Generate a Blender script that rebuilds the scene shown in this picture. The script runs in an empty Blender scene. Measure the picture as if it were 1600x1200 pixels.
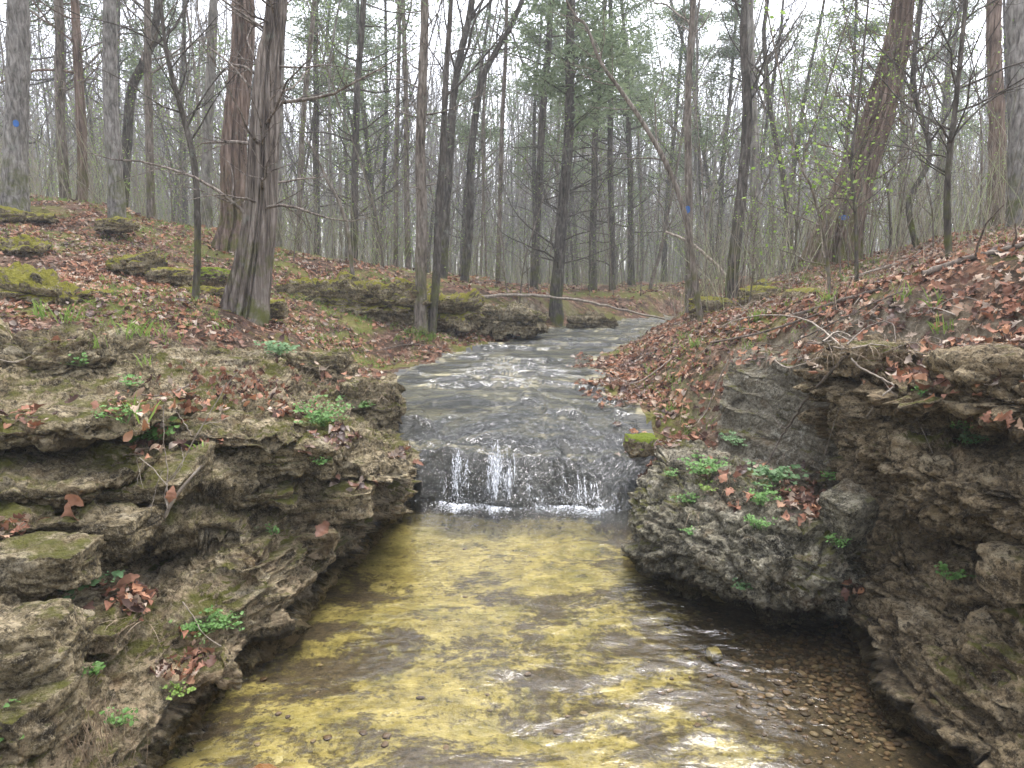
import bpy, math, random
import numpy as np

# ------------------------------------------------------------------ camera, sky, sun, exposure
SC = bpy.context.scene
COL = SC.collection
PITCH = math.radians(8.5)
HFOV = math.radians(70.0)
FPX = 800.0 / math.tan(HFOV / 2)
CAMZ = 1.5
cam_d = bpy.data.cameras.new("camera")
cam_d.sensor_width = 36.0
cam_d.lens = 18.0 / math.tan(HFOV / 2)
cam_d.clip_start = 0.05
cam_d.clip_end = 600.0
cam = bpy.data.objects.new("camera", cam_d)
cam.location = (0, 0, CAMZ)
cam.rotation_euler = (math.pi / 2 - PITCH, 0, 0)
COL.objects.link(cam)
SC.camera = cam

SUN_EL, SUN_AZ = math.radians(68), math.radians(25)      # azimuth clockwise from +Y
world = bpy.data.worlds.new("World")
SC.world = world
world.use_nodes = True
wn = world.node_tree
wn.nodes.clear()
sky = wn.nodes.new("ShaderNodeTexSky")
sky.sky_type = 'NISHITA'
sky.sun_disc = False
sky.sun_elevation = SUN_EL
sky.sun_rotation = SUN_AZ
sky.dust_density = 2.5
sky.air_density = 1.0
hs = wn.nodes.new("ShaderNodeHueSaturation")
hs.inputs['Saturation'].default_value = 0.30
bg = wn.nodes.new("ShaderNodeBackground")
bg.inputs['Strength'].default_value = 0.15
wo = wn.nodes.new("ShaderNodeOutputWorld")
wn.links.new(sky.outputs[0], hs.inputs['Color'])
tint = wn.nodes.new("ShaderNodeMix"); tint.data_type = 'RGBA'; tint.blend_type = 'MULTIPLY'; tint.inputs[0].default_value = 1.0
tint.inputs[7].default_value = (1.0, 0.985, 1.01, 1)      # high thin overcast
wn.links.new(hs.outputs[0], tint.inputs[6])
wn.links.new(tint.outputs[2], bg.inputs['Color'])
wn.links.new(bg.outputs[0], wo.inputs['Surface'])

sun_d = bpy.data.lights.new("sun", 'SUN')
sun_d.energy = 0.7
sun_d.angle = math.radians(25)
sun_d.color = (1.0, 0.97, 0.92)
sun = bpy.data.objects.new("sun", sun_d)
sun.rotation_euler = (math.pi / 2 - SUN_EL, 0, -SUN_AZ + math.pi)
COL.objects.link(sun)

SC.view_settings.view_transform = 'Standard'
SC.view_settings.look = 'None'
SC.view_settings.exposure = 2.12
SC.view_settings.gamma = 1.0
SC.render.engine = 'CYCLES'
SC.cycles.max_bounces = 6
SC.cycles.diffuse_bounces = 3
SC.cycles.glossy_bounces = 3
SC.cycles.transmission_bounces = 3
SC.cycles.transparent_max_bounces = 10
SC.cycles.volume_bounces = 2
SC.cycles.caustics_reflective = False
SC.cycles.caustics_refractive = False
SC.cycles.use_denoising = True

# ------------------------------------------------------------------ helpers: positions and noise
CP, SP = math.cos(PITCH), math.sin(PITCH)
def W(px, py, Y):
    """the point of the place seen at photo pixel (px, py) at forward distance Y"""
    u = (px - 800.0) / FPX; v = (600.0 - py) / FPX
    dy = CP + v * SP; dz = -SP + v * CP
    t = Y / dy
    return np.array([u * t, Y, CAMZ + dz * t])

def _h(ix, iy, iz, seed):
    h = (ix.astype(np.int64) * 374761393 + iy.astype(np.int64) * 668265263 + iz.astype(np.int64) * 2147483647 + seed * 974711) & 0xFFFFFFFF
    h = ((h ^ (h >> 13)) * 1274126177) & 0xFFFFFFFF
    h = ((h ^ (h >> 16)) * 2246822519) & 0xFFFFFFFF
    h = h ^ (h >> 13)
    return (h & 0xFFFFFF) / float(0x1000000)

def vnoise(P, seed=0):
    i = np.floor(P).astype(np.int64); f = P - i
    f = f * f * (3 - 2 * f)
    r = 0
    for dx in (0, 1):
        wx = f[:, 0] if dx else 1 - f[:, 0]
        for dy in (0, 1):
            wy = f[:, 1] if dy else 1 - f[:, 1]
            for dz in (0, 1):
                wz = f[:, 2] if dz else 1 - f[:, 2]
                r = r + wx * wy * wz * _h(i[:, 0] + dx, i[:, 1] + dy, i[:, 2] + dz, seed)
    return r * 2 - 1

def fbm(P, octv=4, seed=0, gain=0.5, lac=2.03):
    a = 1.0; s = 0; t = 0
    for k in range(octv):
        s = s + a * vnoise(P * (lac ** k) + 17.3 * k, seed + k); t += a; a *= gain
    return s / t

def worley(P, seed=0):
    """F1, F2, facet tilt value and a random number per cell"""
    i = np.floor(P).astype(np.int64); n = len(P)
    F1 = np.full(n, 9.0); F2 = np.full(n, 9.0); tilt = np.zeros(n); cid = np.zeros(n)
    for dx in (-1, 0, 1):
        for dy in (-1, 0, 1):
            for dz in (-1, 0, 1):
                cx, cy, cz = i[:, 0] + dx, i[:, 1] + dy, i[:, 2] + dz
                ax, ay, az = _h(cx, cy, cz, seed + 1), _h(cx, cy, cz, seed + 2), _h(cx, cy, cz, seed + 3)
                vx, vy, vz = P[:, 0] - cx - ax, P[:, 1] - cy - ay, P[:, 2] - cz - az
                d = np.sqrt(vx * vx + vy * vy + vz * vz)
                c = d < F1
                F2 = np.where(c, F1, np.minimum(F2, d))
                tl = vx * (ay * 2 - 1) + vy * (az * 2 - 1) + vz * (ax * 2 - 1)
                tilt = np.where(c, tl, tilt); cid = np.where(c, ax, cid)
                F1 = np.where(c, d, F1)
    return F1, F2, tilt, cid

def sstep(a, b, x):
    t = np.clip((x - a) / (b - a), 0, 1)
    return t * t * (3 - 2 * t)

# ------------------------------------------------------------------ helpers: objects
def mesh_obj(name, V, F, material, parent=None, smooth=True, flen=None):
    """F: (n,3)/(n,4) array, or a flat list of loops together with flen"""
    me = bpy.data.meshes.new(name)
    V = np.asarray(V, dtype=np.float32)
    if flen is None:
        F = np.asarray(F, dtype=np.int32); k = F.shape[1]; nf = len(F)
        loops = F.ravel(); starts = np.arange(nf, dtype=np.int32) * k
    else:
        loops = np.asarray(F, dtype=np.int32); flen = np.asarray(flen, dtype=np.int32); nf = len(flen)
        starts = np.concatenate([[0], np.cumsum(flen)[:-1]]).astype(np.int32)
    me.vertices.add(len(V)); me.vertices.foreach_set("co", V.ravel())
    me.loops.add(len(loops)); me.loops.foreach_set("vertex_index", loops)
    me.polygons.add(nf); me.polygons.foreach_set("loop_start", starts)
    if smooth:
        me.polygons.foreach_set("use_smooth", np.ones(nf, dtype=bool))
    me.update(calc_edges=True)
    if isinstance(material, (list, tuple)):
        for m_ in material: me.materials.append(m_)
    else:
        me.materials.append(material)
    o = bpy.data.objects.new(name, me)
    COL.objects.link(o)
    if parent is not None: o.parent = parent
    return o

def tag(o, label=None, cat=None, group=None, kind=None):
    if label: o['label'] = label
    if cat: o['category'] = cat
    if group: o['group'] = group
    if kind: o['kind'] = kind
    return o

def empty(name, loc=(0, 0, 0)):
    o = bpy.data.objects.new(name, None); o.empty_display_size = 0.1
    o.location = loc; COL.objects.link(o)
    return o

def rebase(o, base):
    """move a mesh's origin to base without moving its surface"""
    b = np.asarray(base, dtype=np.float32)
    me = o.data; n = len(me.vertices)
    co = np.empty(n * 3, dtype=np.float32); me.vertices.foreach_get("co", co)
    co = co.reshape(-1, 3) - b
    me.vertices.foreach_set("co", co.ravel()); me.update()
    o.location = tuple(float(x) for x in b)
    return o

# ------------------------------------------------------------------ helpers: materials
class NT:
    def __init__(s, name):
        s.m = bpy.data.materials.new(name); s.m.use_nodes = True
        s.t = s.m.node_tree; s.t.nodes.clear()
        s.out = s.t.nodes.new("ShaderNodeOutputMaterial")
        s._geo = None; s._tc = None
    def put(s, sock, v):
        if isinstance(v, bpy.types.NodeSocket): s.t.links.new(v, sock)
        elif v is not None:
            if isinstance(v, (tuple, list)) and len(v) == 3 and sock.type == 'RGBA': v = (*v, 1)
            sock.default_value = v
    def n(s, typ, ins=None, **props):
        nd = s.t.nodes.new(typ)
        for k, v in props.items(): setattr(nd, k, v)
        for k, v in (ins or {}).items(): s.put(nd.inputs[k], v)
        return nd
    def geo(s, o):
        if s._geo is None: s._geo = s.n("ShaderNodeNewGeometry")
        return s._geo.outputs[o]
    def obj(s):
        if s._tc is None: s._tc = s.n("ShaderNodeTexCoord")
        return s._tc.outputs['Object']
    def vec(s, v, scale=(1, 1, 1), rot=(0, 0, 0)):
        return s.n("ShaderNodeMapping", {'Vector': v, 'Scale': scale, 'Rotation': rot}).outputs[0]
    def noise(s, v, scale, detail=4, rough=0.5, dist=0.0, out='Fac'):
        return s.n("ShaderNodeTexNoise", {'Vector': v, 'Scale': scale, 'Detail': detail, 'Roughness': rough, 'Distortion': dist}).outputs[out]
    def vor(s, v, scale, out='Distance', feature='F1', rnd=1.0):
        return s.n("ShaderNodeTexVoronoi", {'Vector': v, 'Scale': scale, 'Randomness': rnd}, feature=feature).outputs[out]
    def ramp(s, f, stops, interp='LINEAR'):
        nd = s.n("ShaderNodeValToRGB", {'Fac': f}); cr = nd.color_ramp; cr.interpolation = interp
        while len(cr.elements) < len(stops): cr.elements.new(0.5)
        for e, (p, c) in zip(cr.elements, stops):
            e.position = p
            e.color = (c, c, c, 1) if isinstance(c, (int, float)) else (*c, 1)
        return nd.outputs[0]
    def mix(s, f, a, b, blend='MIX'):
        nd = s.n("ShaderNodeMix", data_type='RGBA', blend_type=blend)
        s.put(nd.inputs[0], f); s.put(nd.inputs[6], a); s.put(nd.inputs[7], b)
        return nd.outputs[2]
    def math(s, op, a, b=None, clamp=False):
        nd = s.n("ShaderNodeMath", operation=op, use_clamp=clamp)
        s.put(nd.inputs[0], a)
        if b is not None: s.put(nd.inputs[1], b)
        return nd.outputs[0]
    def rng(s, v, a, b, c=0.0, d=1.0):
        return s.n("ShaderNodeMapRange", {0: v, 1: a, 2: b, 3: c, 4: d}, interpolation_type='SMOOTHSTEP').outputs[0]
    def sep(s, v, k):
        return s.n("ShaderNodeSeparateXYZ", {0: v}).outputs[k]
    def bump(s, h, strength=0.5, dist=0.02, normal=None):
        nd = s.n("ShaderNodeBump", {'Height': h, 'Strength': strength, 'Distance': dist})
        if normal is not None: s.put(nd.inputs['Normal'], normal)
        return nd.outputs[0]
    def bsdf(s, col, rough=0.85, normal=None, **kw):
        ins = {'Base Color': col, 'Roughness': rough}
        ins.update({k.replace('_', ' '): v for k, v in kw.items()})
        b = s.n("ShaderNodeBsdfPrincipled", ins)
        if normal is not None: s.put(b.inputs['Normal'], normal)
        return b.outputs[0]
    def done(s, sh):
        s.t.links.new(sh, s.out.inputs['Surface']); return s.m

def sr(r, g, b):
    f = lambda c: (c / 255) / 12.92 if c <= 10 else (((c / 255) + 0.055) / 1.055) ** 2.4
    return (f(r), f(g), f(b))

def rock_material(name, tones, pale, moss_amt=0.5, moss_col=((0.07, 0.075, 0.014), (0.21, 0.20, 0.035)), pale_amt=0.5, wet=True, bumpk=1.0, washed=False):
    t = NT(name); P = t.geo('Position')
    warp = t.noise(P, 2.2, 5, 0.6)
    strat = t.noise(t.vec(P, (1.2, 1.2, 11)), 2.0, 8, 0.62, 0.4)
    n1 = t.noise(P, 7.0, 9, 0.65)
    n2 = t.noise(P, 38.0, 8, 0.7)
    f = t.math('ADD', t.math('MULTIPLY', n1, 0.55), t.math('MULTIPLY', strat, 0.45))
    c = t.ramp(f, [(0.40, tones[0]), (0.47, tones[1]), (0.535, tones[2]), (0.61, tones[3])])
    c = t.mix(t.ramp(n2, [(0.40, 0.85), (0.52, 0.0)]), c, tones[0], 'MIX')
    c = t.mix(t.ramp(t.noise(P, 55.0, 7, 0.75), [(0.54, 0.0), (0.64, 0.55)]), c, tones[3], 'MIX')
    pl = t.math('MULTIPLY', t.ramp(t.noise(P, 21, 9, 0.74, 0.2), [(0.52, 0.0), (0.58, 1.0)]), t.ramp(warp, [(0.40, 0.0), (0.62, pale_amt)]))
    g_ = t.noise(P, 150.0, 4, 0.7)
    c = t.mix(t.ramp(g_, [(0.36, 0.7), (0.47, 0.0)]), c, tones[0])
    c = t.mix(t.ramp(g_, [(0.55, 0.0), (0.66, 0.45)]), c, tones[3])
    c = t.mix(pl, c, pale)
    if washed:      # water worn, pale tan chips along the foot of the bank
        ws_ = t.math('MULTIPLY', t.rng(t.sep(P, 2), .42, .10), t.ramp(t.noise(P, 13, 8, 0.74, 0.3), [(0.48, 0.0), (0.56, 0.8)]))
        c = t.mix(ws_, c, (0.52, 0.40, 0.25))
    rust = t.ramp(t.noise(P, 5.3, 6, 0.6, 0.8), [(0.56, 0.0), (0.68, 0.45)])
    c = t.mix(rust, c, (0.17, 0.10, 0.04))
    nz = t.sep(t.geo('Normal'), 2)
    mm = t.math('ADD', t.rng(nz, 0.15, 0.85), t.math('MULTIPLY', t.math('SUBTRACT', t.noise(P, 3.3, 7, 0.7), 0.5), 3.4))
    mm = t.rng(mm, 1.15 - moss_amt * 0.9, 1.65 - moss_amt * 0.9)
    mc = t.mix(t.noise(P, 30, 4, 0.6), moss_col[0], moss_col[1])
    c = t.mix(mm, c, mc)
    rough = 0.9
    if wet:
        z = t.sep(P, 2)
        w = t.rng(t.math('ADD', z, t.math('MULTIPLY', n1, 0.10)), 0.045, 0.085, 1.0, 0.0)
        w = t.math('MULTIPLY', w, t.rng(z, -.05, -.02))
        c = t.mix(t.math('MULTIPLY', w, 0.75), c, (0.02, 0.018, 0.012))
        rough = t.rng(w, 0, 1, 0.9, 0.35)
    h = t.math('ADD', t.math('MULTIPLY', n1, 1.0), t.math('MULTIPLY', n2, 0.45))
    h = t.math('ADD', h, t.math('MULTIPLY', t.vor(P, 45.0), 0.35))
    h = t.math('ADD', h, t.math('MULTIPLY', t.math('MULTIPLY', mm, t.noise(P, 130, 3, 0.7)), 0.9))
    h = t.math('ADD', h, t.math('MULTIPLY', t.noise(P, 26, 9, 0.72), 1.3))
    nrm = t.bump(h, 1.0, 0.045 * bumpk)
    return t.done(t.bsdf(c, rough, nrm, Specular_IOR_Level=0.3))

TON_L = [(0.032, 0.024, 0.012), (0.175, 0.135, 0.068), (0.36, 0.29, 0.165), (0.56, 0.48, 0.33)]
TON_R = [(0.030, 0.021, 0.010), (0.175, 0.128, 0.067), (0.34, 0.26, 0.15), (0.52, 0.43, 0.28)]
TON_B = [(0.028, 0.024, 0.015), (0.14, 0.125, 0.08), (0.31, 0.28, 0.19), (0.56, 0.51, 0.39)]
M = {}
M['rock_left'] = rock_material("limestone mossy", TON_L, (0.60, 0.49, 0.31), 0.35, pale_amt=0.9, washed=True)
M['rock_right'] = rock_material("limestone brown", TON_R, (0.48, 0.37, 0.21), 0.12, pale_amt=0.7)
M['boulder'] = rock_material("boulder grey", TON_B, (0.60, 0.55, 0.41), 0.25, pale_amt=1.0)
M['rock_moss'] = rock_material("rock under moss", TON_L, (0.4, 0.36, 0.26), 0.82, moss_col=((0.12, 0.12, 0.015), (0.44, 0.40, 0.05)), wet=False, pale_amt=0.3)
M['rock_green'] = rock_material("rock under green moss", TON_R, (0.4, 0.36, 0.26), 1.1, moss_col=((0.10, 0.15, 0.012), (0.34, 0.42, 0.03)), wet=False, pale_amt=0.3)
M['rock_flat'] = rock_material("ledge rock", TON_L, (0.42, 0.38, 0.28), 0.35, wet=False, pale_amt=0.6)

# ------------------------------------------------------------------ the ground's height
def net_point(q):
    if len(q) == 3 and abs(q[0]) > 20: return W(*q)
    if len(q) == 3 and abs(q[0]) <= 20 and q[0] != int(q[0]) : return np.array(q, float)
    return np.array(q, float)
def G(x, y, z): return np.array([x, y, z], float)

# control nets of the rock banks: columns run along the stream, each from below the water up to the soil
NET_L = [
 [G(-1.0,.2,-.3), G(-1.2,.2,0), G(-1.45,.2,.2), G(-1.6,.2,.35), G(-1.75,.2,.5), G(-1.8,.2,.6), G(-1.8,.2,.68), G(-2.0,.3,.72), G(-1.9,.3,.85), G(-2.3,.4,.95), G(-2.7,.5,1.1), G(-3.6,.6,1.4)],
 [G(-1.0,1.3,-.3), G(-1.15,1.4,0), W(0,1190,1.75), W(0,1060,1.95), W(0,960,2.15), W(0,870,2.42), W(0,800,2.55), W(0,770,2.95), W(0,735,2.80), W(0,655,3.15), W(0,600,3.7), W(0,530,4.6)],
 [G(-1.1,2.05,-.3), W(212,1200,2.02), W(150,1110,2.12), W(130,1020,2.3), W(130,950,2.48), W(140,880,2.55), W(150,802,2.62), W(150,768,3.15), W(150,738,2.95), W(150,655,3.4), W(150,600,3.95), W(150,540,5.0)],
 [G(-1.0,2.5,-.3), W(312,1085,2.42), W(270,1020,2.5), W(250,955,2.65), W(245,905,2.9), W(270,862,3.25), W(265,828,2.98), W(290,780,3.2), W(300,742,3.12), W(300,660,3.6), W(300,600,4.3), W(300,540,5.3)],
 [G(-.95,3,-.3), W(428,985,2.95), W(415,945,2.97), W(402,910,3.0), W(390,870,3.04), W(378,840,3.1), W(370,812,3.17), W(372,778,3.42), W(385,745,3.3), W(400,655,3.75), W(420,600,4.6), W(430,545,5.8)],
 [G(-.9,3.5,-.3), W(502,905,3.45), W(488,880,3.48), W(474,850,3.52), W(466,825,3.55), W(461,800,3.6), W(463,775,3.65), W(474,745,3.68), W(480,722,3.75), W(495,665,4.05), W(490,620,5.0), W(500,565,6.0)],
 [G(-.8,4.3,-.3), W(575,838,4.12), W(578,815,4.15), W(590,792,4.2), W(602,775,4.2), W(606,757,4.18), W(612,745,4.15), W(622,735,4.12), W(628,712,4.2), W(600,690,4.6), W(585,660,5.0), W(592,605,5.4)],
 [G(-.7,4.85,-.3), G(-.74,4.78,0), G(-.76,4.76,.06), G(-.77,4.76,.12), G(-.77,4.76,.18), G(-.77,4.76,.24), G(-.76,4.76,.29), G(-.75,4.76,.33), G(-.76,4.8,.37), G(-.85,5.0,.45), G(-1.0,5.3,.5), G(-1.3,5.8,.62)],
 [G(-.9,5.4,-.1), G(-.9,5.4,0), G(-.9,5.4,.06), G(-.9,5.4,.12), G(-.9,5.4,.18), G(-.9,5.4,.24), G(-.9,5.4,.29), G(-.92,5.4,.33), G(-.95,5.4,.37), G(-1.1,5.5,.4), G(-1.25,5.7,.42), G(-1.6,6.0,.5)],
]
NET_R = [
 [G(1.25,4.9,-.1), G(1.25,4.9,0), G(1.27,4.9,.1), G(1.3,4.95,.2), W(1130,735,4.5), W(1120,700,4.65), W(1120,660,4.8), W(1125,625,4.9), W(1130,590,5.05), W(1140,560,5.2), W(1160,535,5.6)],
 [G(1.35,4.0,-.3), G(1.35,4,0), G(1.35,4,.15), G(1.38,4,.25), W(1300,792,3.75), W(1285,745,3.9), W(1265,700,4.05), W(1255,655,4.15), W(1240,610,4.25), W(1230,572,4.4), W(1225,540,4.8)],
 [G(1.45,3.2,-.3), W(1335,988,2.92), W(1345,930,3.0), W(1352,880,3.05), W(1357,830,3.08), W(1345,765,3.2), W(1325,700,3.3), W(1318,650,3.38), W(1312,600,3.45), W(1300,562,3.6), W(1290,535,4.1)],
 [G(1.35,2.45,-.3), W(1440,1105,2.38), W(1440,1005,2.55), W(1452,905,2.75), W(1455,845,2.92), W(1435,800,2.72), W(1430,720,2.75), W(1420,662,3.02), W(1430,622,2.85), W(1440,575,3.0), W(1440,530,3.6)],
 [G(1.4,1.95,-.3), W(1560,1215,2.0), W(1580,1080,2.15), W(1585,960,2.35), W(1590,868,2.62), W(1590,828,2.36), W(1590,740,2.4), W(1590,695,2.78), W(1590,650,2.42), W(1590,575,2.6), W(1600,530,3.2)],
 [G(1.35,1.0,-.3), G(1.4,1.0,0), G(1.6,1.0,.3), G(1.7,1,.6), G(1.82,1.2,.75), G(1.7,1.2,.82), G(1.75,1.3,.98), G(1.95,1.3,1.03), G(1.8,1.3,1.12), G(2.1,1.4,1.25), G(2.8,1.6,1.35)],
 [G(1.35,0,-.3), G(1.4,0,0), G(1.6,0,.3), G(1.7,0,.6), G(1.82,0,.75), G(1.7,0,.82), G(1.75,0,.98), G(1.95,0,1.03), G(1.8,0,1.12), G(2.1,0,1.25), G(2.8,0,1.4)],
]
NET_B = [
 [G(.9,4.6,-.2), G(.86,4.5,.0), G(.86,4.45,.1), G(.88,4.45,.2), G(.92,4.5,.3), G(1.05,4.65,.3), G(1.3,4.9,.1)],
 [G(.75,4.0,-.2), W(992,862,3.72), W(986,800,3.85), W(1000,748,4.0), W(1035,702,4.15), W(1095,692,4.5), G(1.3,4.9,.1)],
 [G(1.0,3.65,-.2), W(1075,912,3.40), W(1065,865,3.35), W(1078,795,3.5), W(1090,732,3.75), W(1115,705,4.2), G(1.4,4.7,.1)],
 [G(1.2,3.5,-.2), W(1180,945,3.15), W(1172,905,3.03), W(1180,835,3.15), W(1185,772,3.4), W(1195,735,3.85), G(1.5,4.4,.1)],
 [G(1.4,3.4,-.1), W(1285,955,3.08), W(1282,925,2.92), W(1280,862,3.0), W(1268,812,3.2), W(1255,770,3.6), G(1.6,4.1,.2)],
 [G(1.65,3.5,-.1), W(1325,965,3.12), W(1338,925,3.08), W(1345,882,3.15), W(1342,835,3.3), W(1325,795,3.65), G(1.75,4,.2)],
]
for net, sx in ((NET_L, -.30), (NET_R, .28)):
    for col_ in net: col_[0][0] += sx
for net in (NET_L, NET_R, NET_B):
    for k in range(len(net)): net[k] = np.array(net[k])

def cr_spline(Pn, t):
    """Catmull-Rom through Pn (n,...) at parameters t in 0..n-1"""
    n = len(Pn); i = np.clip(np.floor(t).astype(int), 0, n - 2); f = t - i
    sh = (-1,) + (1,) * (Pn.ndim - 1); f = f.reshape(sh)
    a = Pn[np.maximum(i - 1, 0)]; b = Pn[i]; c = Pn[i + 1]; d = Pn[np.minimum(i + 2, n - 1)]
    return 0.5 * ((2 * b) + (-a + c) * f + (2 * a - 5 * b + 4 * c - d) * f ** 2 + (-a + 3 * b - 3 * c + d) * f ** 3)

CH_Y  = np.array([-6, 2.0, 4.5, 4.8, 5.0, 5.4, 6.0, 6.8, 8.5, 10.0, 12.0, 14.0, 17., 22., 90.])
CH_L  = np.array([-1.5, -1.35, -.95, -.80, -.80, -.9, -1.1, -1.15, -.60, .05, .6, 2.2, 5., 9., 60.])
CH_R  = np.array([1.7, 1.7, 1.25, 1.0, 1.0, .95, .82, .80, 1.05, 1.7, 2.6, 4.2, 7., 11., 62.])
CH_Z  = np.array([-.16, -.16, -.16, .28, .365, .45, .525, .565, .585, .60, .62, .63, .66, .72, 1.15])

ctrl = []
def add(*ps): ctrl.extend([np.asarray(p, float) for p in ps])
# left bank and hillside
add(W(658,517,8.6), W(690,530,8.5), W(640,530,8.3), W(640,575,7.9), W(600,590,7.2), W(520,565,6.3), W(440,540,6.0), W(640,530,8.9), W(720,520,9.6), W(830,525,10.3), W(560,500,8.6), W(385,500,6.6),
    W(250,455,6.9), W(120,430,7.2), W(0,405,7.2), W(-250,360,7.5), W(0,325,9.6), W(170,325,10.8), W(350,382,10.2), W(460,440,9.5), W(560,432,10.5),
    W(700,445,11), W(850,470,12.5), W(560,420,14), W(700,432,15), W(900,455,17), W(800,446,22), W(400,400,15), W(200,345,15), W(0,290,15), W(-500,250,12),
    W(300,470,6.0), W(150,500,5.4), W(0,500,5.2), W(-250,470,5.0), W(300,520,5.4), W(150,545,4.9), W(430,520,6.3))
add(G(-2.3,3.2,.45), G(-2.0,3.8,.5), G(-1.8,4.4,.45), G(-2.7,2.4,.7), G(-2.9,1.2,.9), G(-2.8,0,.9), G(-4.5,3,1.35), G(-5,0,1.6), G(-1.55,5.4,.42), G(-1.6,6.2,.55), G(-4,-4,1.3), G(-12,2,3.3), G(-12,-5,3))
# right bank
add(W(960,585,7.2), W(1000,620,5.9), W(1040,655,5.3), W(1000,690,5.0), W(1060,560,6.8), W(1050,528,7.6), W(1010,520,9.3), W(1120,505,6.4), W(1080,540,6.4),
    W(1170,520,5.6), W(1150,495,6.6), W(1200,485,6.6), W(1300,470,5.3), W(1300,515,4.5), W(1450,440,4.9), W(1450,500,4.0), W(1600,455,3.8), W(1600,378,5.0), W(1500,418,5.2),
    W(1400,445,5.6), W(1330,455,6.2), W(1400,430,7.2), W(1250,455,8), W(1330,410,9.3), W(1160,460,9), W(1100,475,10), W(1600,350,8.5), W(1460,375,9), W(1800,330,6), W(1600,530,3.4),
    W(1060,478,12), W(1000,478,14), W(1120,452,15), W(1250,430,16), W(1400,410,16), W(1600,375,16), W(2000,330,12), G(3.4,1.6,1.5), G(3,0,1.4), G(5,-3,1.8), G(12,3,3.2), G(12,-4,3.2),
    G(1.75,4.3,.25), G(1.6,4.7,.3), G(2.1,3.6,.6), G(2.3,2.9,.85), G(2.5,2.0,1.0), G(1.45,5.1,.45))
# far
for px, py in ((-900, 330), (-300, 330), (0, 350), (200, 385), (400, 420), (600, 438), (800, 446), (1000, 452), (1200, 446), (1400, 432), (1600, 420), (2000, 400), (2600, 380)):
    add(W(px, py, 32)); add(W(px, (py - 446) * .75 + 443, 60)); add(W(px, (py - 446) * .6 + 441, 100))
CT = np.array(ctrl)
_d = np.sqrt(((CT[:, None, :2] - CT[None, :, :2]) ** 2).sum(-1) + 0.16)
_w = np.linalg.solve(np.block([[-_d + np.eye(len(CT)) * 0.06, np.ones((len(CT), 1))], [np.ones((1, len(CT))), np.zeros((1, 1))]]), np.append(CT[:, 2], 0))

def bank_h(x, y):
    out = np.empty(len(x))
    for s in range(0, len(x), 20000):
        xs, ys = x[s:s + 20000], y[s:s + 20000]
        d = np.sqrt((xs[:, None] - CT[None, :, 0]) ** 2 + (ys[:, None] - CT[None, :, 1]) ** 2 + 0.16)
        out[s:s + 20000] = -d @ _w[:-1] + _w[-1]
    return out

def channel(x, y):
    """signed distance outside the stream channel (negative inside)"""
    q = np.stack([x, y, y * 0], 1)
    wob = fbm(q * [2.2, 2.2, 1], 4, 5) * 0.16 * sstep(4.8, 6.0, y)
    return np.maximum(np.interp(y, CH_Y, CH_L) - x, x - np.interp(y, CH_Y, CH_R)) + wob

def ground_h(x, y, detail=True):
    x = np.asarray(x, float); y = np.asarray(y, float)
    b = bank_h(x, y)
    P = np.stack([x, y, np.zeros_like(x)], 1)
    if detail:
        far = sstep(6, 30, y)
        b = b + fbm(P * 1.3, 4, 11) * (0.10 + 0.15 * far) + fbm(P * 6, 4, 12) * 0.022
    d = channel(x, y)
    # stream bed: pool floor, then the cascade, then low rock steps
    lipw = fbm(P * [2.1, .5, 1], 4, 21) * 0.17 * sstep(6.5, 5.0, y)
    yy = y + lipw * sstep(3.9, 4.6, y)
    bed = np.interp(yy, CH_Y, CH_Z)
    yy = yy + .10 * np.clip(x, -1, 1.2) * sstep(6, 4.9, y) * sstep(3.9, 4.5, y)
    steep_ = -.16 + .46 * np.clip((yy - 4.6) / .26, 0, 1) ** .62 + .16 * sstep(4.86, 5.4, yy)
    apron = -.16 + .62 * np.clip((yy - 4.5) / .95, 0, 1) ** .72
    kx = sstep(.02, .62, x + .12 * vnoise(P * [3, 3, 1], 38))
    bed = np.where(yy < 4.5, -.16, np.where(yy < 5.45, steep_ * (1 - kx) + apron * kx, np.maximum(np.interp(yy, CH_Y, CH_Z), .46)))
    if detail:
        up = sstep(4.8, 5.0, y)
        st = (yy * 2.4 + fbm(P * [.8, .8, 1], 4, 23) * 2.6 + fbm(P * [5, 5, 1], 3, 30) * .35)
        fr = st - np.floor(st)
        amp_ = (0.3 + _h(np.floor(st).astype(np.int64), np.floor(P[:, 0] * 1.3 + fbm(P * .9, 2, 24) * 2).astype(np.int64), np.zeros(len(x), np.int64), 3)) * sstep(-.5, .5, fbm(P * [1.2, 1.2, 1], 2, 29))
        bed = bed + up * ((sstep(0, .10, fr) - fr) * 0.06 * amp_ + fbm(P * [3, 3, 1], 4, 25) * 0.014 + fbm(P * [14, 10, 1], 4, 26) * 0.010)
        face = sstep(4.60, 4.68, yy) * sstep(5.2, 4.85, yy)
        bed = bed + face * (fbm(P * [7, 9, 1], 4, 35) * .075 + fbm(P * [26, 20, 1], 3, 36) * .03)
        pool = 1 - sstep(4.5, 4.6, yy)
        bed = bed + pool * (fbm(P * [1.5, 2.4, 1], 4, 27) * 0.05 + fbm(P * 9, 3, 28) * 0.008)
    wdt = np.where(y < 4.6, 0.85, 0.55 + 0.3 * sstep(9, 14, y))
    k = sstep(0.0, 1.0, (d - 0.0) / wdt)
    return bed * (1 - k) + np.maximum(b, bed - 0.02) * k

def gz(x, y):
    return float(ground_h(np.array([x]), np.array([y]))[0])

def axis(lo, a, b, hi, step, grow=1.12):
    core = np.arange(a, b + step / 2, step); L = []; R = []
    s = step; v = a
    while v > lo: s *= grow; v -= s; L.append(v)
    s = step; v = core[-1]
    while v < hi: s *= grow; v += s; R.append(v)
    return np.array(L[::-1] + list(core) + R)

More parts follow.
